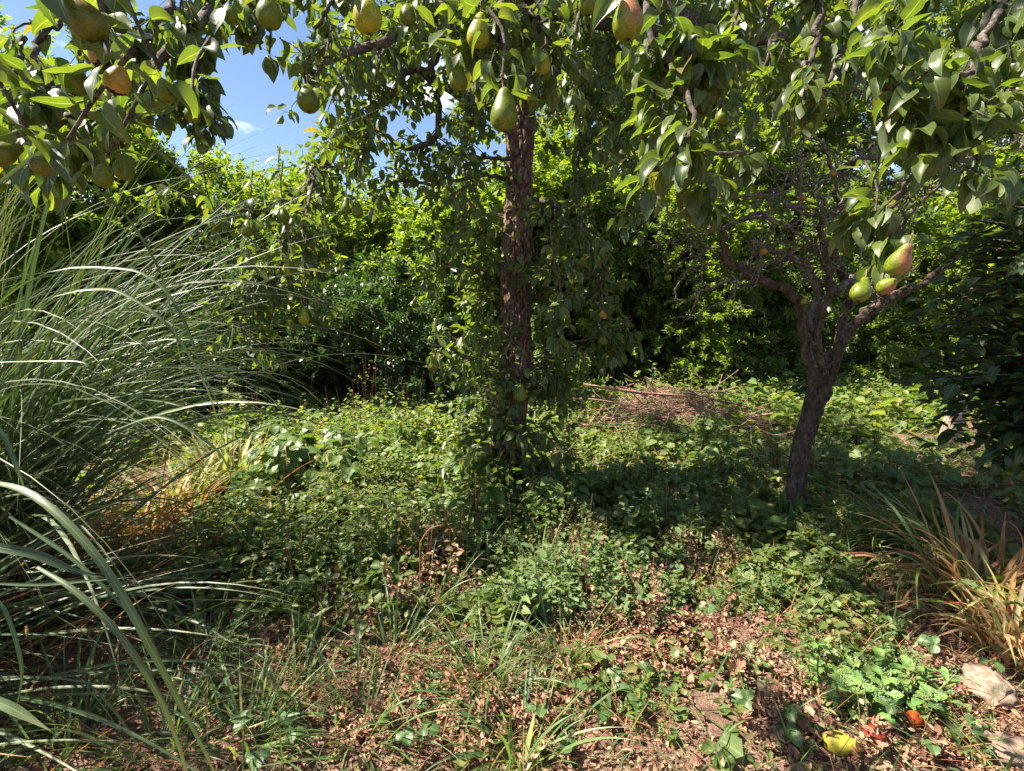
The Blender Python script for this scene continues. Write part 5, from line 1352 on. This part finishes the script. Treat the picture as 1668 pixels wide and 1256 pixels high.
def weeds(n, cx, cy, sx, sy, hmax, leaf, mat, name, label, per=12, lean=.25, cut=-.2):
    x = rng.uniform(cx - sx, cx + sx, n); y = rng.uniform(cy - sy, cy + sy, n)
    q = np.array([mnoise.noise(Vector((a * 1.6, b * 1.6, 3.1 + len(label)))) for a, b in zip(x, y)]) - .5 * np.maximum(0, ((x - cx) / sx) ** 2 + ((y - cy) / sy) ** 2 - .5)
    k = q > cut + .08; x, y, q = x[k], y[k], q[k]; m = len(x)
    z = np.array([gh(a, b) for a, b in zip(x, y)])
    L = hmax * np.clip(.2 + (q - cut) * 2.2, .25, 1.45) * rng.uniform(.5, 1.1, m)
    A = shoots(np.stack([x, y, z], 1), np.stack([rng.normal(0, lean, m), rng.normal(0, lean, m), np.ones(m)], 1), L, per, leaf, droop=.15)
    T = Tubes()
    for i in rng.integers(0, m, min(m, 110)):
        p = np.array([x[i], y[i], z[i]]); T.add([p, p + [rng.normal(0, .07), rng.normal(0, .07), L[i] * 1.1]], [.0018, .001], 3, cap=False)
    o = foliage(name, wd_t, *A, mat); tag(o, label)
    o2 = T.build('dry_stalks', M['redstalk'], None, 'stuff'); tag(o2, 'thin dry stalks standing among ' + ' '.join(label.split()[:8]))
wd_t = [hexleaf(.5, .4, .2), hexleaf(.35, .5, .3), hexleaf(.65, .3, .15)]
cov_t = [hexleaf(.85, .3, .15, 0, .18, .6), hexleaf(.6, .4, .25), hexleaf(.95, .2, .1, 0, .2, .75), hexleaf(.7, .5, .3, 0, .3, .7)]
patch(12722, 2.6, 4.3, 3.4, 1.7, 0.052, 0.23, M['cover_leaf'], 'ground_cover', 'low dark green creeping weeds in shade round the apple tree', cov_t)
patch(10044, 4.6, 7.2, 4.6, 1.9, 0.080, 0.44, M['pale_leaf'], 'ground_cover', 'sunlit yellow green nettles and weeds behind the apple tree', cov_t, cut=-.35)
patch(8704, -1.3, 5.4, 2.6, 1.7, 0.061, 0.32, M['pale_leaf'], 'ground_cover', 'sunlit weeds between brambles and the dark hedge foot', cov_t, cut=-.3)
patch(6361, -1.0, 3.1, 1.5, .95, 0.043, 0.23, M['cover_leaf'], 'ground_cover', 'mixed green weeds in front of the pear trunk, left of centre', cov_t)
patch(3013, .9, 2.7, 1.5, .9, 0.038, 0.15, M['cover_leaf'], 'ground_cover', 'small leaved weeds running through the brown litter right of centre', cov_t, cut=-.14)
patch(5022, 2.2, 3.0, 1.6, .8, 0.041, 0.16, M['cover_leaf'], 'ground_cover', 'dark creeping leaves behind the sedums at right', cov_t, cut=-.3)
patch(1405, .1, 1.7, 1.9, .55, 0.038, 0.07, M['cover_leaf'], 'ground_cover', 'sparse small weeds along the bottom of the picture', cov_t, cut=-.08)
patch(6026, .6, 4.7, 1.6, 1.5, 0.049, 0.25, M['cover_leaf'], 'ground_cover', 'weeds behind the pear trunk running to the brush pile', cov_t, cut=-.3)
patch(6026, -4.6, 5.2, 2.6, 2.4, 0.072, 0.34, M['cover_leaf'], 'ground_cover', 'weeds behind the pampas grass', cov_t, cut=-.3)

weeds(2000, -.9, 3.2, 1.5, 1.0, .42, .046, M['cover_leaf'], 'weeds', 'tangled green weeds in front of the brambles')
weeds(1000, -.7, 3.1, 1.3, .8, .36, .03, M['litter'], 'withered_weeds', 'dry brown stalks tangled through the weeds below the brambles', cut=0)
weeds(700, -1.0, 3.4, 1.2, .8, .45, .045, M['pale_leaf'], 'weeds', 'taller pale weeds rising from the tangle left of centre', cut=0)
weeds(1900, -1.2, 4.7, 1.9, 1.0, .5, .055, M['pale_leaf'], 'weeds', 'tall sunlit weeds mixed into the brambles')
weeds(1500, .5, 3.0, 1.0, .8, .34, .042, M['sedum_dull'], 'weeds', 'grey green weeds before the trunk foot')
weeds(1500, 1.5, 3.4, 1.3, 1.0, .26, .042, M['cover_leaf'], 'weeds', 'dark leafy weeds in the shade at right')
weeds(700, .9, 2.2, 1.3, .7, .15, .026, M['pale_leaf'], 'weeds', 'wispy yellow green weeds over the brown litter', cut=-.05)
weeds(1700, 1.0, 2.4, 1.5, .9, .2, .026, M['litter'], 'withered_weeds', 'withered brown weeds over the litter right of centre', cut=-.05)
weeds(1300, -.3, 2.2, 1.2, .7, .15, .024, M['litter'], 'withered_weeds', 'withered brown weeds among the central grass', cut=-.05)
weeds(1300, -.9, 4.4, 1.4, .9, .36, .03, M['litter'], 'withered_weeds', 'rusty dry weeds in the sun left of the trunk', cut=-.02)
weeds(900, -1.6, 5.3, 1.8, .7, .7, .055, M['pale_leaf'], 'weeds', 'tall stems of sunlit weeds before the low shrubs at the hedge foot', per=16, cut=-.1)
weeds(2200, 4.0, 7.3, 4.0, 1.6, .5, .06, M['pale_leaf'], 'weeds', 'tall bright nettles behind the apple tree')
weeds(900, .9, 4.6, 1.8, .9, .22, .03, M['litter'], 'withered_weeds', 'rusty dry stalks between trunk and brush pile', cut=0)
weeds(1200, .6, 5.6, 1.8, 1.4, .35, .045, M['pale_leaf'], 'weeds', 'light weeds round the front of the brush pile')
# fine dry stalks, short grass and litter
def fine_blades(n, region, L, w, mat, name, label, th=(.2, 1.3), dens=None):
    B = Blades()
    for k in range(n):
        x = rng.uniform(region[0], region[1]); y = rng.uniform(region[2], region[3])
        if abs(x) > y * 1.15 + .3: continue
        if mnoise.noise(Vector((x * 1.7, y * 1.7, 20 + len(name)))) < -.12: continue
        B.add(arc((x, y, gh(x, y) - .005), rng.uniform(0, 6.283), rng.uniform(*th), rng.uniform(*L), rng.uniform(.2, 1.3), 5), rng.uniform(*w), side=unit(rv()), fold=.15)
    o = B.build(name, M[mat]); tag(o, label, 'grass', kind='stuff')
patch(9000, 7.5, 10.5, 6.5, 2.6, .11, .5, M['pale_leaf'], 'ground_cover', 'far weeds in the sun between the shrubs on the right', cov_t, cut=-.5)
fine_blades(4200, (-2.6, 2.8, 1.2, 4.2), (.08, .3), (.003, .008), 'grass', 'grass', 'thin green grass blades scattered through the weeds')
fine_blades(6500, (-2.8, 3.0, 1.2, 4.8), (.06, .3), (.002, .0045), 'dry_blade', 'dry_grass', 'thin straw coloured stalks lying in the weeds')
fine_blades(3800, (-4.0, 5.0, 4.0, 7.6), (.15, .5), (.004, .009), 'yellow_blade', 'tall_grass', 'yellowing grass in the sun near the hedge')

def litter():
    # the larger curled leaves are pieces of the ground
    meshes = []
    for (tv, tf, tu) in [template(ovate, rows=5, width=w, fold=f, curl=c, cols=3, twist=tw, wave=.2) for w, f, c, tw in ((.5, .7, 2.4, 1.2), (.6, .5, 1.9, -1.0), (.4, .8, 2.8, .6), (.6, .5, -1.6, .9))]:
        me = make_mesh('fallen_leaf', tv, tf, uv=tu); me.materials.append(M['litter']); meshes.append(me)
    spots = [(1.25, 1.6, .9, .3, 110), (.15, 1.75, .8, .4, 120), (-.8, 1.8, .5, .4, 30), (1.9, 1.9, .4, .4, 40)]
    for cx, cy, sx, sy, n in spots:
        for k in range(n):
            x, y = rng.normal(cx, sx * .6), rng.normal(cy, sy * .6)
            o = bpy.data.objects.new('fallen_leaf', meshes[int(rng.integers(0, 4))]); COL.objects.link(o); o.parent = ground
            s = rng.uniform(.025, .055); o.location = (x, y, gh(x, y) + rng.uniform(.008, .03)); o.scale = (s, s, s)
            o.rotation_euler = (rng.normal(0, .5), rng.normal(0, .5), rng.uniform(0, 6.283))
    n = 44000
    y = 1.1 + 4.2 * rng.random(n) ** 1.3; x = rng.uniform(-1, 1, n) * (y * 1.1 + .3)
    keep = np.array([mnoise.noise(Vector((a * 1.9, b * 1.9, 44))) > -.5 for a, b in zip(x, y)])
    x, y = x[keep], y[keep]; n = len(x)
    z = np.array([gh(a, b) for a, b in zip(x, y)]) + rng.random(n) * .03 + .004
    a = rng.uniform(0, 6.283, n)
    o = foliage('leaf_litter', lit_t, np.stack([x, y, z], 1), np.stack([np.cos(a), np.sin(a), rng.normal(0, .35, n)], 1), np.stack([rng.normal(0, .5, n), rng.normal(0, .5, n), np.ones(n)], 1), rng.uniform(.006, .03, n) * (1 + .6 * (rng.random(n) < .12)), M['litter'], None)
    tag(o, 'dry curled brown leaf litter covering the soil', 'leaf litter', kind='stuff')
litter()

# ------------------------------------------------------------------ brush pile
def brush():
    c = G(1090, 688)
    root = empty('brush_pile', c, 'heap of dead branches and reddish twigs in the sun left of the apple tree', 'brush pile')
    big = [([(950, 626), (1040, 640), (1128, 646)], .022), ([(900, 650), (970, 652), (1060, 668)], .014), ([(1010, 630), (1100, 660), (1200, 690)], .016), ([(1120, 640), (1180, 655), (1260, 672)], .014), ([(1050, 612), (1080, 650), (1150, 680)], .012), ([(1130, 594), (1128, 612), (1124, 640)], .009), ([(1070, 600), (1062, 620), (1068, 650)], .010)]
    for pts, r in big:
        d = 6.3 + rng.uniform(-.3, .4)
        T = Tubes(); ln = spline([P(a, b, d) for a, b in pts], 12); T.add(ln, [r, r * .5], 7, .12); T.build('branch', M['twig'], root)
    for k in range(14):
        p = c + [rng.normal(0, .6), rng.normal(0, .25), .15]; e = p + [rng.normal(0, .3), rng.normal(0, .15), rng.uniform(.25, .5)]
        T = Tubes(); T.add(spline([p, (p + e) / 2 + rv(.04), e], 7), [.009, .004], 5, .1); T.build('branch', M['twig'], root)
    for k in range(120):
        x = c[0] + rng.normal(0, 1.0); y = c[1] + rng.normal(0, .35); h = .36 * math.exp(-((x - c[0]) / .8) ** 2)
        p = np.array([x, y, h * rng.random() + .04]); a = rng.normal(0, .5) + (math.pi if rng.random() < .5 else 0)
        L = rng.uniform(.4, 1.2); e = p + [math.cos(a) * L * .5, math.sin(a) * L * .5, rng.normal(.0, .15)]; s = p - [math.cos(a) * L * .5, math.sin(a) * L * .5, rng.normal(.03, .08)]
        e[2] = max(.02, e[2]); s[2] = max(.02, s[2])
        T = Tubes(); T.add(spline([s, p + rv(.03), e], 7), [rng.uniform(.006, .014), .004], 5, .1); T.build('branch', M['twig'], root)
    T = Tubes()
    for k in range(1500):
        x = c[0] + rng.normal(0, 1.15); y = c[1] + rng.normal(0, .45); h = .36 * math.exp(-((x - c[0]) / .85) ** 2)
        p = np.array([x, y, h * rng.random() + .03]); d = unit([rng.normal(0, 1), rng.normal(0, .6), rng.normal(.1, .3)]); L = rng.uniform(.12, .5)
        T.add([p - d * L / 2, p + rv(.015), p + d * L / 2], [.0045, .002], 3, cap=False)
    T.build('twigs', M['twig'], root, 'stuff')
brush()

# ------------------------------------------------------------------ stones
def stone(px, py, size, label, group=None):
    import bmesh
    bm = bmesh.new(); bmesh.ops.create_icosphere(bm, subdivisions=4, radius=1)
    sx, sy, sz = size
    off = rng.random(3) * 20
    for v in bm.verts:
        p = v.co.copy()
        q = Vector([math.copysign(abs(k) ** .6, k) for k in p])
        f = 1 + .35 * mnoise.noise(p * 1.3 + Vector(off)) + .12 * mnoise.noise(p * 4 + Vector(off)) + .025 * mnoise.noise(p * 13)
        v.co = Vector((q.x * sx * f, q.y * sy * f, q.z * sz * f))
    me = bpy.data.meshes.new('stone'); bm.to_mesh(me); bm.free()
    for p_ in me.polygons: p_.use_smooth = True
    g = G(px, py); o = link('stone', me, M['stone']); o.location = (g[0], g[1], sz * .35); o.rotation_euler = (R(8), R(-10), rng.uniform(-.6, .2))
    tag(o, label, 'stone', group)
M['stone'] = bark_mat('rough_pale_stone', (0.13, 0.085, 0.06), (0.25, 0.175, 0.13), (0.36, 0.27, 0.21), scale=28, stretch=1, bump=1, lichen=(.15, .14, .10), lich_amt=.58)
stone(1607, 1130, (.075, .085, .055), 'pale rough angular stone at the lower right edge among strawberry leaves', 'stones in the lower right corner')
stone(1640, 1235, (.07, .06, .045), 'tan stone in the bottom right corner, below the other stone', 'stones in the lower right corner')
stone(1590, 1190, (.03, .03, .02), 'small flat stone between the two larger ones', 'stones in the lower right corner')
